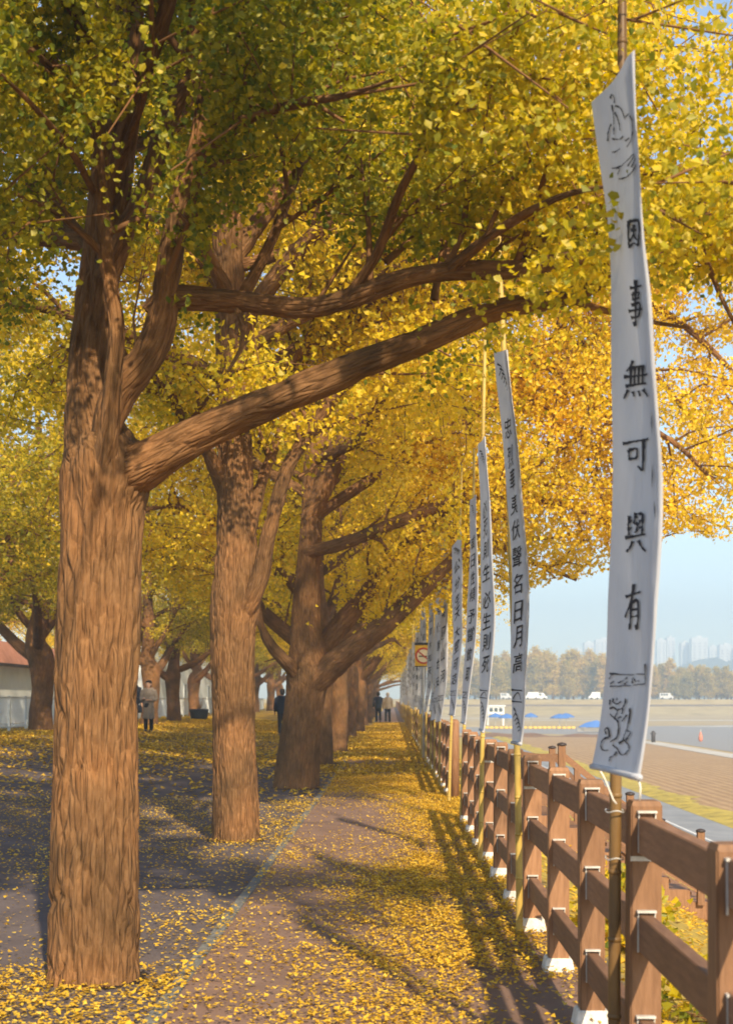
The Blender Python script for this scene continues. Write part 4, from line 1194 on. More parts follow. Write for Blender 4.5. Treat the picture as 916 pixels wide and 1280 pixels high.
# glyph outlines for the other banners
_dg = None
GL = {}
def glyph(ch):
    if ch in GL: return GL[ch]
    c = bpy.data.curves.new('glyph', 'FONT'); c.body = ch; c.resolution_u = 2; c.offset = .008
    o = bpy.data.objects.new('glyph', c); COL.objects.link(o)
    dg = bpy.context.evaluated_depsgraph_get()
    m = o.evaluated_get(dg).to_mesh()
    V = np.array([v.co[:2] for v in m.vertices]); Fs = [tuple(p.vertices) for p in m.polygons]
    o.evaluated_get(dg).to_mesh_clear()
    bpy.data.objects.remove(o); bpy.data.curves.remove(c)
    V = (V - V.min(0)) / np.maximum(V.max(0) - V.min(0), 1e-6)
    V[:, 1] += (V[:, 0] - .5) * .14; V[:, 0] += (V[:, 1] - .5) * .12        # the brush hand's slant
    V += .02 * np.sin(V[:, ::-1] * 9)
    GL[ch] = (V, Fs); return GL[ch]

def write(root, surf, nv, text, rows, u0, u1, hgt, name='character'):
    for i, ch in enumerate(text):
        V, Fs = glyph(ch)
        r0 = rows[i]
        put_ink(root, surf, None, nv, ([(u0 + x * (u1 - u0), r0 + (1 - y) * hgt) for x, y in V], Fs), name)
def marks(root, surf, nv, seed):
    rs = np.random.default_rng(seed); fl = ([], [])
    def st(pts, w=.02):
        t_ = ([], []); ribbon(t_, [(a, b / (nv - 1) * 8) for a, b in pts], w, w * .6)
        b = len(fl[0]); fl[0].extend((q[0], np.clip(q[1] / 8 * (nv - 1), 0, nv - 1)) for q in t_[0]); fl[1].extend(tuple(k + b for k in ff) for ff in t_[1])
    n = nv - 1
    st([(.1, .86 * n), (.85, .86 * n)]); st([(.1, .885 * n), (.85, .885 * n)]); st([(.2, .88 * n), (.5, .865 * n), (.7, .88 * n)])
    for k in range(5):
        a = .25 + .12 * k; st([(a, (.90 + .012 * k) * n), (a + .15, (.91 + .012 * k) * n), (a - .05, (.925 + .01 * k) * n)], .028)
    for k in range(5):
        a = .2 + .1 * k; st([(a, (.03 + .012 * k) * n), (a + .2, (.04 + .012 * k) * n), (a + .05, (.06 + .01 * k) * n)], .025)
    put_ink(root, surf, None, nv, fl, 'drawing')

def rows_px(ys, ytop, ybot, nv): return [(y - ytop) / (ybot - ytop) * (nv - 1) for y in ys]
BS = [
 (8.5, [(649, 1170), (648, 1050), (645, 900), (636, 620), (629, 430), (624, 330), (620, 200)], .021,
  [(620, 441), (628, 550), (636, 650), (640, 750), (641, 850), (641, 915), (641, 928)], [(632, 437), (645, 550), (655, 650), (658, 750), (655, 850), (651, 915), (649, 930)],
  '忠烈華夷伏聲名日月高', [520, 556, 584, 616, 648, 682, 716, 750, 780, 812], 437, 928, 26,
  'white banner whose characters end in sun, moon and high, next to the widest banner', 'leaning yellow bamboo pole with dark bands by the fence'),
 (12.3, [(600, 1079), (602, 960), (604, 850), (602, 640), (604, 520), (606, 420)], .021,
  [(599, 555), (600, 620), (601, 700), (601, 780), (601, 850), (600, 912)], [(605, 545), (611, 620), (616, 700), (617, 780), (612, 850), (603, 915)],
  '必死則生必生則死', [627, 650, 676, 704, 738, 764, 790, 818], 550, 912, 21,
  'white banner with a bright sunlit edge repeating the characters for death and life', 'yellow bamboo pole carrying the banner with the sunlit edge'),
 (16.4, [(576, 1028), (579, 940), (583, 830), (589, 690), (592, 600), (592, 560)], .021,
  [(588, 625), (587, 680), (585, 740), (581, 830), (576, 903)], [(594, 618), (596, 690), (597, 750), (590, 830), (581, 905)],
  '或日性傾予嘗飲取', [668, 692, 714, 734, 762, 784, 808, 832], 620, 903, 17,
  'narrow white banner swinging left of its pole, in front of the round headed post', 'yellow bamboo pole just right of the round headed post'),
 (19.4, [(561, 1004), (563, 930), (567, 830), (573, 700), (576, 620), (577, 580)], .021,
  [(566, 684), (565, 740), (566, 800), (564, 850), (562, 893)], [(576, 664), (578, 740), (577, 800), (572, 850), (567, 895)],
  '公分生天大莖可志', [700, 722, 742, 758, 782, 800, 822, 840], 674, 893, 14,
  'narrow white banner with a pointed torn looking top, left of the round headed post', 'yellow bamboo pole just left of the round headed post'),
]
for k, (Y, pole, r, Le, Re, txt, ysx, yt, yb, gh, lab, plab) in enumerate(BS):
    pts = pole_px(pole, Y); x0, y0, z0 = pts[0]
    pts = [(x0, y0, 0.)] + pts[1:]
    bamboo('bamboo_pole', pts, r, M_BAMBOO, plab, 'bamboo poles tied along the fence')
    rt, sf, bs, nv_ = banner('banner', Le, Re, Y - .03, Y - .55, lab, 'calligraphy banners along the fence', 12, 70, .006)
    write(rt, sf, nv_, txt, rows_px(ysx, yt, yb, nv_), .24, .80, gh / (yb - yt) * (nv_ - 1))
    marks(rt, sf, nv_, k)

# farther poles and banners, smaller and smaller down the avenue
rsb = np.random.default_rng(77)
FARTXT = ['一心報國山河', '忠孝傳家世安', '誓海魚龍動盟', '山草木知天心', '人和萬事成正']
proto = []
FL = 'white calligraphy banner far down the fence line, one of the crowded distant row'
FP = 'thin yellow bamboo pole far down the fence line, one of the distant row'
for k, y in enumerate([23.0, 25.6, 28.2, 31.6, 35.2, 38.8, 42.4, 46., 49.6, 53.2, 57, 61, 65, 69, 73, 77, 82, 87, 92, 98, 104, 111, 119, 128]):
    x = .763 + rsb.normal() * .01
    lean = rsb.normal() * .03 + .05
    zt = 3.62 + rsb.normal() * .12
    if k < 10:
        bamboo('bamboo_pole', [(x, y, 0), (x + lean * .3, y, 1.3), (x + lean, y, 2.8), (x + lean * 1.3, y, 4.3)], .021, M_BAMBOO, ORD[k + 5] + ' bamboo pole along the fence counting from the dark thick one', 'bamboo poles tied along the fence')
    else:
        v, f = tube([(0, 0, 0), (lean * .3, 0, 1.3), (lean, 0, 2.8), (lean * 1.3, 0, 4.3)], [.022, .021, .019, .015], 8)
        tag(link('bamboo_pole', mesh_py('bamboo_pole', v, f, M_BAMBOO, True), None, (x, y, 0)), ORD[k + 5] + ' bamboo pole along the fence counting from the dark thick one', 'bamboo pole', 'bamboo poles tied along the fence')
    nv_ = 40
    zz = np.linspace(zt, 1.12 + rsb.normal() * .05, nv_)
    sx = np.linspace(0, 1, nv_)
    Lx = x + lean * (zz / 2.8) - .02 - .05 * np.clip((sx - .8) / .2, 0, 1)
    wx = (.10 + .04 * rsb.random()) * (1 - .45 * np.clip((sx - .75) / .25, 0, 1)) * (.55 + .45 * np.clip(sx / .12, 0, 1))
    L = np.stack([Lx, np.full(nv_, y - .03), zz], 1)
    Rr = np.stack([Lx + wx, np.full(nv_, y - .27), zz + .02], 1)
    rt, sf, bs, _ = cloth('banner', L, Rr, ORD[k + 5] + ' calligraphy banner along the fence counting from the widest one', 'calligraphy banners along the fence', 8, nv_, .006)
    write(rt, sf, nv_, FARTXT[k % 5], [5 + i * 4.6 for i in range(6)], .24, .74, 2.7)
    if k < 9: marks(rt, sf, nv_, 30 + k)

# ------------------------------------------------------------------ no smoking sign
sg = empty('no_smoking_sign', (.74, 33.2, 0))
tag(sg, 'yellow no smoking sign with a black top edge and red crossed ring on a pole', 'sign')
mb = MB(); mb.tube([(0, 0, 0), (0, 0, 2.74)], .028, 10)
link('pole', mb.mesh('pole', M_GALV, True), sg)
M_SY = plain('sign_yellow', (.72, .43, .03), .4); M_SB = plain('sign_black', (.03, .03, .03), .4); M_SR = plain('sign_red', (.50, .05, .03), .4); M_SW = plain('sign_cream', (.80, .68, .45), .4)
link('panel', box_mesh('panel', -.20, .20, -.055, -.035, 2.15, 2.70, M_SY, .003), sg)
link('header', box_mesh('header', -.204, .204, -.062, -.054, 2.645, 2.704, M_SB), sg)
link('footer', box_mesh('footer', -.204, .204, -.062, -.054, 2.146, 2.165, M_SB), sg)
mb = MB()
def disc(mb, cx, cz, r0, r1, y, n=36):
    v = []; f = []
    for q in range(n):
        a = q / n * 2 * math.pi
        v += [(cx + r0 * math.cos(a), y, cz + r0 * math.sin(a)), (cx + r1 * math.cos(a), y, cz + r1 * math.sin(a))]
        f.append((2 * q, 2 * q + 1, (2 * q + 3) % (2 * n), (2 * q + 2) % (2 * n)))
    mb.add(v, f)
disc(mb, 0, 2.40, .001, .175, -.0575); link('disc', mb.mesh('disc', M_SW), sg)
mb = MB(); disc(mb, 0, 2.40, .15, .19, -.0615)
c45 = math.cos(R(40)); s45 = math.sin(R(40))
mb.add([(-.16 * c45 - .016 * s45, -.064, 2.40 + .16 * s45 - .016 * c45), (-.16 * c45 + .016 * s45, -.064, 2.40 + .16 * s45 + .016 * c45), (.16 * c45 + .016 * s45, -.064, 2.40 - .16 * s45 + .016 * c45), (.16 * c45 - .016 * s45, -.064, 2.40 - .16 * s45 - .016 * c45)], [(0, 1, 2, 3)])
link('ring', mb.mesh('ring', M_SR), sg)
mb = MB(); mb.box(-.11, .08, -.0610, -.0595, 2.375, 2.402); mb.box(.085, .11, -.0610, -.0595, 2.375, 2.402)
mb.add([(.09, -.0605, 2.41), (.11, -.0605, 2.41), (.10, -.0605, 2.46), (.08, -.0605, 2.46)], [(0, 1, 2, 3)])
link('cigarette', mb.mesh('cigarette', M_SB), sg)

# ------------------------------------------------------------------ people
def blob(name, tubes, voxel, mat, parent, scale=1.0):
    """one continuous closed surface grown round a set of lofted limbs"""
    mb = MB()
    for pts, rad in tubes:
        C = catmull(np.column_stack([np.array(pts, float), np.array(rad, float)]), max(6, len(pts) * 4))
        mb.tube(C[:, :3], np.maximum(C[:, 3], .004), 12)
    me = mb.mesh(name, None)
    o = bpy.data.objects.new('tmp', me); COL.objects.link(o)
    md = o.modifiers.new('r', 'REMESH'); md.mode = 'VOXEL'; md.voxel_size = voxel
    ms = o.modifiers.new('s', 'SMOOTH'); ms.iterations = 4; ms.factor = .5
    dg = bpy.context.evaluated_depsgraph_get()
    m2 = bpy.data.meshes.new_from_object(o.evaluated_get(dg))
    bpy.data.objects.remove(o)
    m2.name = name; m2.materials.clear(); m2.materials.append(mat)
    m2.polygons.foreach_set('use_smooth', np.full(len(m2.polygons), True))
    return link(name, m2, parent)

M_SKIN = plain('skin', (.50, .30, .21), .6, var=.06)
def person(loc, rz, H, label, top_mat, leg_mat, hair_mat, walk=.0, coat=False, cap_mat=None, arms='down', scarf=False):
    """stands at the origin facing +Y, 1.70 m, then scaled"""
    root = empty('person', loc, rz); s = H / 1.70; root.scale = (s, s, s)
    w = walk
    fl, fr = (-.09, .16 * w, 0), (.09, -.16 * w, 0)
    hipL, hipR = (-.09, 0, .88), (.09, 0, .88)
    kL, kR = (-.095, .13 * w, .48), (.095, -.01 * w, .47)
    aL, aR = (-.095, .16 * w + .0, .09), (.095, -.22 * w, .11 + .03 * w)
    legs = [[hipL, kL, aL], [hipR, kR, aR]]
    if arms == 'front':
        el, wr = [(-.25, -.02, 1.10), (.25, -.02, 1.10)], [(-.08, .20, 1.08), (.08, .21, 1.12)]
    else:
        el, wr = [(-.26, -.06 - .08 * w, 1.12), (.26, -.02 + .06 * w, 1.12)], [(-.27, .04 - .14 * w, .88), (.27, .06 + .16 * w, .89)]
    sh = [(-.185, 0, 1.40), (.185, 0, 1.40)]
    hands = []
    for sd_, wv, e in ((-1, wr[0], el[0]), (1, wr[1], el[1])):
        d = np.array(wv) - np.array(e); d /= np.linalg.norm(d); wv = np.array(wv)
        hands.append(([wv - d * .02, wv + d * .04, wv + d * .085], [.026, .034, .03]))
        side = np.cross(d, [0, 0, 1.]); side = side / max(np.linalg.norm(side), .1) if np.linalg.norm(side) > .2 else np.array([0, 1., 0])
        for q, (o_, ln) in enumerate(((-.026, .062), (-.009, .075), (.009, .07), (.025, .055))):
            b = wv + d * .075 + side * o_
            hands.append(([b, b + d * ln * .55, b + d * ln + np.array([0, .012, .004])], [.0095, .009, .0075]))
        b = wv + d * .03 + side * .03
        hands.append(([b, b + side * .025 + d * .02, b + side * .03 + d * .05], [.011, .010, .008]))
    body = [([(0, 0, 1.36), (0, .005, 1.45), (0, .012, 1.50)], [.06, .052, .052]),
            ([(0, .01, 1.48), (0, .02, 1.52), (0, .015, 1.58), (0, .008, 1.64), (0, .0, 1.69), (0, -.002, 1.71)], [.045, .068, .082, .088, .06, .01]),
            ([(0, .09, 1.60), (0, .108, 1.575), (0, .10, 1.562)], [.010, .014, .010]),
            ([(-.085, 0, 1.61), (-.094, -.005, 1.59), (-.086, 0, 1.56)], [.010, .016, .009]), ([(.085, 0, 1.61), (.094, -.005, 1.59), (.086, 0, 1.56)], [.010, .016, .009]),
            ([(0, 0, .86), (0, 0, 1.05), (0, 0, 1.25), (0, 0, 1.40)], [.13, .115, .13, .09])]
    for i in range(2):
        body.append(([sh[i], el[i], wr[i]], [.048, .038, .026])); body.append(([(0, 0, 1.38), sh[i]], [.07, .055]))
        body.append((legs[i], [.075, .052, .036]))
        f_ = legs[i][2]; body.append(([(f_[0], f_[1] - .04, f_[2] - .04), (f_[0], f_[1] + .10, f_[2] - .06)], [.03, .025]))
    body += hands
    blob('body', body, .015, M_SKIN, root)
    tl = [(legs[i], [.098, .076, .068]) for i in range(2)] + [([(0, 0, .82), (0, 0, .98)], [.15, .15])]
    blob('trousers', tl, .022, leg_mat, root)
    for i in range(2):
        f_ = legs[i][2]
        blob('shoe', [([(f_[0], f_[1] - .06, max(f_[2] - .05, .04)), (f_[0], f_[1] + .05, max(f_[2] - .052, .036)), (f_[0], f_[1] + .17, max(f_[2] - .062, .03))], [.045, .047, .034])], .012, plain('shoe', (.03, .03, .035), .5), root)
    hem = .46 if coat else .80
    tops = [([(0, 0, hem), (0, 0, hem + .2), (0, 0, 1.05), (0, 0, 1.25), (0, 0, 1.38), (0, 0, 1.44)], [.21 if coat else .185, .195, .175, .19, .15, .085])]
    for i in range(2):
        tops.append(([sh[i], el[i], tuple(np.array(wr[i]) * .96 + np.array(el[i]) * .04)], [.088, .068, .052])); tops.append(([(0, 0, 1.36), sh[i]], [.12, .088]))
    jk = blob('coat' if coat else 'jacket', tops, .022, top_mat, root)
    co = np.empty(len(jk.data.vertices) * 3); jk.data.vertices.foreach_get('co', co); co = co.reshape(-1, 3)
    core = np.abs(co[:, 0]) < .24
    co[core, 1] *= .78
    co += (vnoise(co[:, 0] * 18, co[:, 1] * 18, co[:, 2] * 7, 6)[:, None] - .5) * .018
    jk.data.vertices.foreach_set('co', co.ravel()); jk.data.update()
    # hair: a cap over the back and crown of the head
    hair = [([(0, -.035, 1.50), (0, -.04, 1.58), (0, -.03, 1.65), (0, -.005, 1.70), (0, 0, 1.722)], [.066, .094, .099, .082, .014]),
            ([(-.075, .02, 1.63), (-.04, .055, 1.668), (0, .062, 1.678), (.04, .055, 1.668), (.075, .02, 1.63)], [.032, .04, .043, .04, .032])]
    blob('hair', hair, .012, hair_mat, root)
    for x in (-.032, .032):
        mb = MB(); mb.tube([(x, .083, 1.607), (x, .096, 1.607), (x, .100, 1.607)], [.013, .011, .003], 8)
        link('eye', mb.mesh('eye', M_SB, True), root)
    mb = MB(); mb.tube([(-.025, .088, 1.535), (0, .096, 1.533), (.025, .088, 1.535)], [.004, .006, .004], 6)
    link('mouth', mb.mesh('mouth', plain('lips', (.35, .12, .1)), True), root)
    tag(root, label, 'person')
    return root
M_NAVY = plain('navy_jacket', (.012, .016, .03), .8); M_CREAM = plain('cream_coat', (.62, .47, .29), .8); M_BLACKTR = plain('black_trousers', (.014, .014, .018), .8)
M_HAIRB = plain('black_hair', (.012, .010, .010), .5); M_HAIRG = plain('pale_hair', (.50, .40, .30), .6); M_GREYC = plain('grey_coat', (.21, .175, .145), .85)
yc = 84.
person(((472.5 - CX) / F * yc, yc + 1.5, .006), R(4), 1.79, 'person in a dark navy jacket walking away down the path', M_NAVY, M_BLACKTR, M_HAIRB, walk=.9)
person(((484.5 - CX) / F * yc, yc, .006), R(-3), 1.75, 'person in a cream jacket and dark trousers walking away down the path', M_CREAM, M_BLACKTR, M_HAIRG, walk=-.9)
xw = (186 - CX) / F * 44.5
person((xw, 44.5, float(gz(xw))), R(168), 1.60, 'person in a long grey coat and black trousers standing under the trees', M_GREYC, M_BLACKTR, M_HAIRB, coat=True, arms='front')
# handbag carried by the person in the grey coat
hb = empty('handbag', (xw - .30, 44.32, float(gz(xw)) + .62))
link('pouch', box_mesh('pouch', -.14, .14, -.06, .06, 0, .24, plain('bag_leather', (.03, .035, .045), .5), .03, taper=.82), hb)
v, f = tube([(-.09, 0, .22), (-.08, 0, .38), (0, 0, .45), (.08, 0, .38), (.09, 0, .22)], .012, 8)
link('handle', mesh_py('handle', v, f, M_SB, True), hb)
tag(hb, 'dark handbag hanging from the arm of the person in the grey coat', 'bag')
xw2 = (166.5 - CX) / F * 46
person((xw2, 46, float(gz(xw2))), R(200), 1.66, 'person in a navy jacket half hidden behind the thick near trunk', M_NAVY, M_BLACKTR, M_HAIRB)
xw3 = (353 - CX) / F * 52
person((xw3, 52, float(gz(xw3))), R(10), 1.68, 'person in dark clothes half hidden behind the stout three limbed trunk', M_NAVY, M_BLACKTR, M_HAIRB)

# ------------------------------------------------------------------ beyond the second row of trees
# metal railing
RX, RY0, RS, RN = -11.4, 37.0, 2.0, 46
rail = empty('railing', (RX, RY0, float(gz(RX))))
tag(rail, 'pale metal railing of upright bars behind the second row of trees', 'railing')
M_RW = plain('railing_paint', (.62, .66, .66), .5)
pm = box_mesh('post', -.04, .04, -.04, .04, 0, 1.05, M_RW, .004)
bmr = MB(); bmr.box(-.02, .02, .04, RS - .04, .98, 1.03); me_tr = bmr.mesh('top_rail', M_RW)
bmr = MB(); bmr.box(-.015, .015, .04, RS - .04, .10, .14); me_br = bmr.mesh('bottom_rail', M_RW)
me_bar = box_mesh('bar', -.011, .011, -.011, .011, .14, .98, M_RW)
nb = 0
for i in range(RN):
    link('post', pm, rail, (0, i * RS, 0))
    link('top_rail', me_tr, rail, (0, i * RS, 0)); link('bottom_rail', me_br, rail, (0, i * RS, 0))
    if i < 21:
        for q in range(1, 14): link('bar', me_bar, rail, (0, i * RS + q * RS / 14, 0))
mb = MB()
for i in range(21, RN):
    for q in range(1, 14): mb.box(-.011, .011, i * RS + q * RS / 14 - .011, i * RS + q * RS / 14 + .011, .14, .98)
link('bars', mb.mesh('bars', M_RW), rail)['kind'] = 'stuff'

# pale buildings
M_WALL = noisy('pale_render', [(.3, (.66, .70, .68)), (.7, (.78, .81, .78))], 1.2, rough=.8, bump=.1)
M_TERR = noisy('terracotta', [(.3, (.42, .18, .11)), (.7, (.55, .26, .17))], 3., rough=.8)
M_GLASS = plain('window_glass', (.05, .07, .08), .15)
def building(x0, x1, y0, y1, h, roof_h, label, nwin, mat=None):
    g0 = float(gz(-20))
    b = empty('building', ((x0 + x1) / 2, (y0 + y1) / 2, g0))
    hx, hy = (x1 - x0) / 2, (y1 - y0) / 2
    link('wall', box_mesh('wall', -hx, hx, -hy, hy, -.2, h, mat or M_WALL), b)
    if roof_h:
        rf = link('roof', box_mesh('roof', -hx - .25, hx + .25, -hy - .25, hy + .25, h, h + roof_h, M_TERR, taper=.93), b)
        link('gutter', box_mesh('gutter', hx + .26, hx + .36, -hy - .2, hy + .2, h - .02, h + .10, M_CAP), rf)
    for i in range(nwin):
        yq = -hy + (i + .5) * 2 * hy / nwin
        wd_ = link('window', box_mesh('window', hx + .002, hx + .06, yq - .6, yq + .6, 1.0, 2.1, M_RW), b)
        link('pane', box_mesh('pane', hx + .03, hx + .066, yq - .53, yq + .53, 1.07, 2.03, M_GLASS), wd_)
    for i in range(3):
        xq = -hx + (i + .5) * 2 * hx / 3
        wd_ = link('window', box_mesh('window', xq - .6, xq + .6, -hy - .06, -hy - .002, 1.0, 2.1, M_RW), b)
        link('pane', box_mesh('pane', xq - .53, xq + .53, -hy - .066, -hy - .03, 1.07, 2.03, M_GLASS), wd_)
    tag(b, label, 'building')
building(-27, -15.2, 50, 82, 2.25, 1.0, 'low pale green walled building with a terracotta roof band behind the railing', 4)
building(-26, -15.0, 88, 128, 4.2, 0, 'taller white flat roofed building farther along behind the railing', 6)
building(-60, -34, 70, 110, 5.5, 0, 'wide white building glimpsed beyond the park at the left edge', 5)

# round planter with dry stems by the second row
pl = empty('planter', ((249 - CX) / F * 68, 68, float(gz(-9.2))))
mb = MB(); mb.tube([(0, 0, q) for q in (0, .1, .45, .5, .5, .42)], [.36, .40, .46, .46, .40, .38], 20)
link('pot', mb.mesh('pot', plain('pot', (.03, .03, .035), .6), True), pl)
sgm = [[0, 0, .42, math.cos(a) * .25, math.sin(a) * .25, .9 + .2 * math.sin(3 * a), .012, .004] for a in np.linspace(0, 6, 16)]
link('stems', twig_mesh('stems', sgm, plain('dry_stem', (.30, .16, .06))), pl)
tag(pl, 'round dark planter holding dry reddish stems near the railing', 'planter')

# ------------------------------------------------------------------ across the flood plain
def parasol(x, y, w, label):
    root = empty('parasol', (x, y, -2.95))
    n = 8; v = [(0, 0, 2.15)]
    for r_, z in ((w * .25, 1.92), (w * .5, 1.55)):
        v += [(r_ * math.cos(q / n * 2 * math.pi), r_ * math.sin(q / n * 2 * math.pi), z) for q in range(n)]
    v += [(w * .5 * math.cos(q / n * 2 * math.pi), w * .5 * math.sin(q / n * 2 * math.pi), 1.42) for q in range(n)]
    f = [(0, 1 + q, 1 + (q + 1) % n) for q in range(n)]
    for b in (1, 1 + n): f += [(b + q, b + n + q, b + n + (q + 1) % n, b + (q + 1) % n) for q in range(n)]
    link('canopy', mesh_py('canopy', v, f, M_BLUE), root)
    mb = MB(); mb.tube([(0, 0, 0), (0, 0, 2.12)], .035, 8)
    link('pole', mb.mesh('pole', M_GALV), root)
    tag(root, label, 'parasol', 'blue parasols by the river')
M_BLUE = plain('blue_canvas', (.06, .17, .45), .7)
for (px, yb_, w) in ((619, 232, 2.4), (633, 222, 2.6), (663, 234, 2.4), (707, 232, 2.8), (699, 220, 2.9)):
    parasol((px - CX) / F * yb_, yb_, w, 'blue parasol standing at the water edge beyond the ploughed field')
# floating yellow barrier: a chain of floats
for i in range(20):
    x = (602 + i * 6.0 - CX) / F * 214
    mb = MB(); mb.tube([(-.33, 0, 0), (-.28, 0, 0), (.28, 0, 0), (.33, 0, 0)], [.12, .24, .24, .12], 10)
    o = link('float', mb.mesh('float', plain('float_yellow', (.66, .45, .08), .5) if i == 0 else bpy.data.materials['float_yellow'], True), None, (x, 214 + .4 * math.sin(i), -2.86))
    tag(o, 'yellow float in the chain moored below the blue parasols', 'float', 'chain of yellow floats')
kx = (619 - CX) / F * 242
kk = empty('kiosk', (kx, 242, -3.0))
link('cabin', box_mesh('cabin', -1.4, 1.4, -1, 1, 1.9, 3.2, plain('kiosk_white', (.75, .75, .72))), kk)
link('roof', box_mesh('roof', -1.6, 1.6, -1.2, 1.2, 3.2, 3.4, plain('kiosk_roof', (.80, .80, .78))), kk)
for x in (-1.3, 1.3):
    for y in (-.9, .9): link('leg', box_mesh('leg', x - .07, x + .07, y - .07, y + .07, 0, 1.9, bpy.data.materials['kiosk_white']), kk)
for x in (-.8, 0, .8):
    link('window', box_mesh('window', x - .3, x + .3, -1.04, -1.002, 2.3, 2.95, M_GLASS), kk)
tag(kk, 'white kiosk on legs beside the blue parasols across the field', 'kiosk')
# buoy and mooring post
by = empty('buoy', ((875 - CX) / F * 150, 150, -3.0))
mb = MB(); mb.tube([(0, 0, q) for q in (0, .15, .5, .8, 1.0, 1.05)], [.14, .22, .22, .13, .05, .02], 12)
link('drum', mb.mesh('drum', plain('buoy_red', (.62, .22, .14), .5), True), by)
mb = MB(); mb.tube([(0, 0, 1.0), (0, 0, 1.25)], .04, 8); link('mast', mb.mesh('mast', M_GALV), by)
tag(by, 'faded red buoy floating on the grey water', 'buoy')
mp_ = empty('mooring_post', ((816 - CX) / F * 146, 146, -3.0))
mb = MB(); mb.tube([(0, 0, 0), (0, 0, 1.1), (0, 0, 1.2)], [.22, .2, .05], 10); link('timber', mb.mesh('timber', M_CAP, True), mp_)
mb = MB(); mb.tube([(-.3, 0, .9), (.3, 0, .9)], .06, 8); link('crossbar', mb.mesh('crossbar', M_CAP), mp_)
tag(mp_, 'short dark mooring post beside the pale riverside track', 'post')

# boat shed with blue tarpaulin at the bank
bt = empty('covered_boat', ((742 - CX) / F * 190, 190, -2.97))
hull = []
for i, (x, w_) in enumerate(((-2.2, .1), (-1.4, .7), (0, .85), (1.3, .75), (1.9, .6))):
    hull += [(x, -w_, .7), (x, -w_ * .6, .1), (x, w_ * .6, .1), (x, w_, .7)]
hf = [(4 * i + j, 4 * i + j + 1, 4 * i + j + 5, 4 * i + j + 4) for i in range(4) for j in range(3)] + [(0, 1, 2, 3), (19, 18, 17, 16)]
link('hull', mesh_py('hull', hull, hf, plain('hull_grey', (.35, .34, .32))), bt)
cv = []
for x, w_, h in ((-2.0, .3, .8), (-1.0, .8, 1.3), (.3, .9, 1.6), (1.9, .65, 1.1)): cv += [(x, -w_, .68), (x, 0, h), (x, w_, .68)]
link('tarpaulin', mesh_py('tarpaulin', cv, [(3 * i + j, 3 * i + j + 1, 3 * i + j + 4, 3 * i + j + 3) for i in range(3) for j in range(2)], M_BLUE), bt)
tag(bt, 'small boat under a blue tarpaulin drawn up at the end of the field', 'boat')

# vehicles on the far bank road
def van(name, L, Wd, H, col, cat):
    root = empty(name)
    prof = [(-L / 2, .35), (L / 2, .35), (L / 2, .9), (L / 2 - .5, 1.05), (L / 2 - 1.0, H), (-L / 2, H)]
    v = [(x, -Wd / 2, z) for x, z in prof] + [(x, Wd / 2, z) for x, z in prof]; m = len(prof)
    link('body', mesh_py('body', v, [tuple(range(m)), tuple(range(2 * m - 1, m - 1, -1))] + [(i, i + m, (i + 1) % m + m, (i + 1) % m) for i in range(m)], col), root)
    for x in (-L / 2 + .8, L / 2 - .8):
        for y in (-Wd / 2 - .02, Wd / 2 - .18):
            v, f = tube([(x, y, .33), (x, y + .2, .33)], .33, 14); link('wheel', mesh_py('wheel', v, f, M_CAP), root)
    for k in range(3):
        a = -L / 2 + .3 + k * (L - 1.8) / 3
        link('window', box_mesh('window', a, a + (L - 1.8) / 3 - .15, -Wd / 2 - .02, -Wd / 2 - .002, H - .75, H - .2, M_GLASS), root)
    return root
vcols = [plain('van_white', (.82, .82, .80), .3), plain('van_silver', (.55, .56, .57), .3)]
for i, px in enumerate([632, 664, 673, 742, 832]):
    yv = 416 + 5 * math.sin((px - CX) / F * 420 * .013)
    o = van('parked_van', 3.3 + .7 * (i % 3), 1.8, 1.9 + .25 * (i % 2), vcols[0 if i % 4 else 1], 'van')
    o.location = ((px - CX) / F * yv, yv, 1.3); o.rotation_euler = (0, 0, R([0, 180][i % 2]))
    tag(o, 'white van parked under the trees on the far river bank' if i % 4 else 'silver van parked under the trees on the far river bank', 'van', 'vans on the far bank')

# trees on the far bank: three forms, copied
def far_tree(seed, H, w, tint, n):
    rs = np.random.default_rng(seed)
    root = empty('bank_tree')
    mb = MB(); mb.tube([(0, 0, -.3), (0, 0, H * .35), (.2, 0, H * .85)], [.32, .24, .05], 8); link('trunk', mb.mesh('trunk', M_BARK, True), root)
    P = []
    for i in range(46):
        h = .16 + .82 * rs.random(); wr = w * (1.05 - abs(h - .42) * 1.15) * (.45 + .65 * rs.random())
        a = rs.random() * 6.28; c = np.array([math.cos(a) * wr * .75, math.sin(a) * wr * .75, h * H])
        P.append(c + rs.normal(size=(n // 46, 3)) * np.array([.65, .65, .6]) * w * .24)
    P = np.concatenate(P)
    V, Q = leaf_quads(P, rs.normal(size=P.shape) - np.array([0, 0, .3]), .55 * (.6 + .7 * rs.random(len(P))), rs)
    t = np.clip(tint + .13 * rs.normal(size=len(P)) + .35 * (vnoise(P[:, 0] * .6, P[:, 1] * .6, P[:, 2] * .6, seed) - .5), 0, 1)
    link('crown', mesh_np('crown', V, Q, M_FARLEAF, False, np.repeat(t, 4)), root)['kind'] = 'stuff'
    return root
FT = [far_tree(901, 18, 4.4, .78, 5000), far_tree(902, 15.5, 5.0, .6, 5000), far_tree(903, 13, 4.8, .42, 4500), far_tree(904, 19.5, 3.9, .88, 5000)]
FLAB = ['tall golden tree in the wood on the far river bank', 'rounded olive yellow tree in the wood on the far river bank', 'low green tree in the wood on the far river bank', 'slender pale gold tree in the wood on the far river bank']
fu = [False] * 4
rf_ = np.random.default_rng(31)
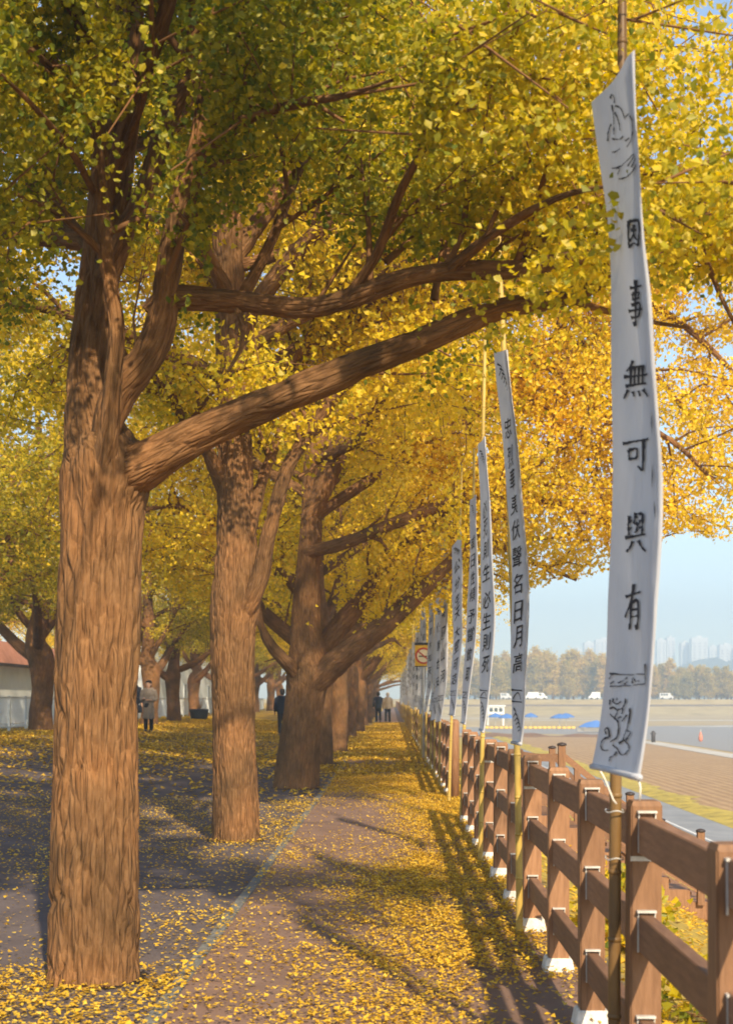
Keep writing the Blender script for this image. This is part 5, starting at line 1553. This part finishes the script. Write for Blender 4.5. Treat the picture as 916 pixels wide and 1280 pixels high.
for i in range(120):
    px = 556 + (i % 60) * 6.6 + rf_.normal() * 3
    yv = 424 + (i // 60) * 26 + rf_.random() * 16
    right = np.clip((px - 740) / 120, 0, 1)
    c = int(rf_.choice(4, p=[.36 * (1 - right) + .08 * right, .22 + .28 * right, .10 + .34 * right, .32 * (1 - right) + .02 * right + .06 * right * 0 + 0]) if False else rf_.choice(4, p=(np.array([.36, .22, .10, .32]) * (1 - right) + np.array([.1, .45, .4, .05]) * right)))
    o = FT[c] if not fu[c] else copy_tree(FT[c]); fu[c] = True
    sc_ = (.62 + .22 * rf_.random()) * (1 - .26 * right)
    o.location = ((px - CX) / F * yv, yv, 1.2); o.rotation_euler = (0, 0, rf_.random() * 6.28); o.scale = (sc_, sc_, sc_)
    tag(o, FLAB[c], 'tree', 'wood on the far river bank')

# apartment towers far behind the hill
M_TOW = plain('tower_white', (.80, .78, .74), .8, var=.03)
M_TOWW = plain('tower_window', (.34, .36, .38), .4)
def tower(px0, px1, ptop, Y, label):
    x0, x1 = (px0 - CX) / F * Y, (px1 - CX) / F * Y; h = CH + (CY - ptop) / F * Y + 3
    root = empty('apartment_tower', ((x0 + x1) / 2, Y, -3)); hx = (x1 - x0) / 2
    link('wall', box_mesh('wall', -hx, hx, 0, 14, 0, h, M_TOW), root)
    link('roof_house', box_mesh('roof_house', -hx * .35, hx * .35, 3, 10, h, h + 2, M_TOW), root)
    nx = max(2, int(2 * hx / 4.2)); nz = int((h - 4) / 3.1)
    wm = box_mesh('window', -1.15, 1.15, -.12, -.01, 0, 1.5, M_TOWW)
    lo = max(0, nz - 13)
    for j in range(lo, nz):
        for i in range(nx): link('window', wm, root, (-hx + (i + .5) * 2 * hx / nx, 0, 3 + j * 3.1))
    tag(root, label, 'building', 'apartment towers')
for a, b, tp, Y, lab in ((716, 727, 811, 1560, 'short pale apartment tower at the outer end of the skyline, behind the golden trees'), (730, 742, 803, 1520, 'stepped pale apartment tower beside the short one on the skyline'), (744, 766, 799, 1580, 'pale apartment block half hidden by the widest banner'),
                         (821, 832, 800, 1500, 'pale tower immediately beside the banner cloth, narrow side showing'), (833, 843, 797, 1540, 'pale tower joined to its narrow neighbour beside the banner cloth'),
                         (851, 862, 803, 1520, 'lower half of the pair of pale towers above the dark hill'), (864, 884, 797, 1500, 'broadest pale tower standing above the dark hill'), (886, 897, 808, 1580, 'low pale tower in the gap past the broadest tower'), (899, 918, 806, 1540, 'pale apartment tower past the gap at the end of the hill'), (924, 940, 800, 1520, 'pale apartment tower beyond the end of the hill')):
    tower(a, b, tp, Y, lab)

# ------------------------------------------------------------------ haze
hz = box_mesh('haze', -260, 1300, -90, 1720, -5, 112)
m, t, out = new_mat('haze_air')
pv = N(t, 'ShaderNodeVolumePrincipled')
pv.inputs['Color'].default_value = (.64, .83, 1.0, 1)
pv.inputs['Density'].default_value = .0013
pv.inputs['Anisotropy'].default_value = .2
t.links.new(pv.outputs[0], out.inputs['Volume'])
hz.materials.append(m)
tag(link('haze', hz), 'thin pale autumn haze over the river', 'haze', kind='stuff')
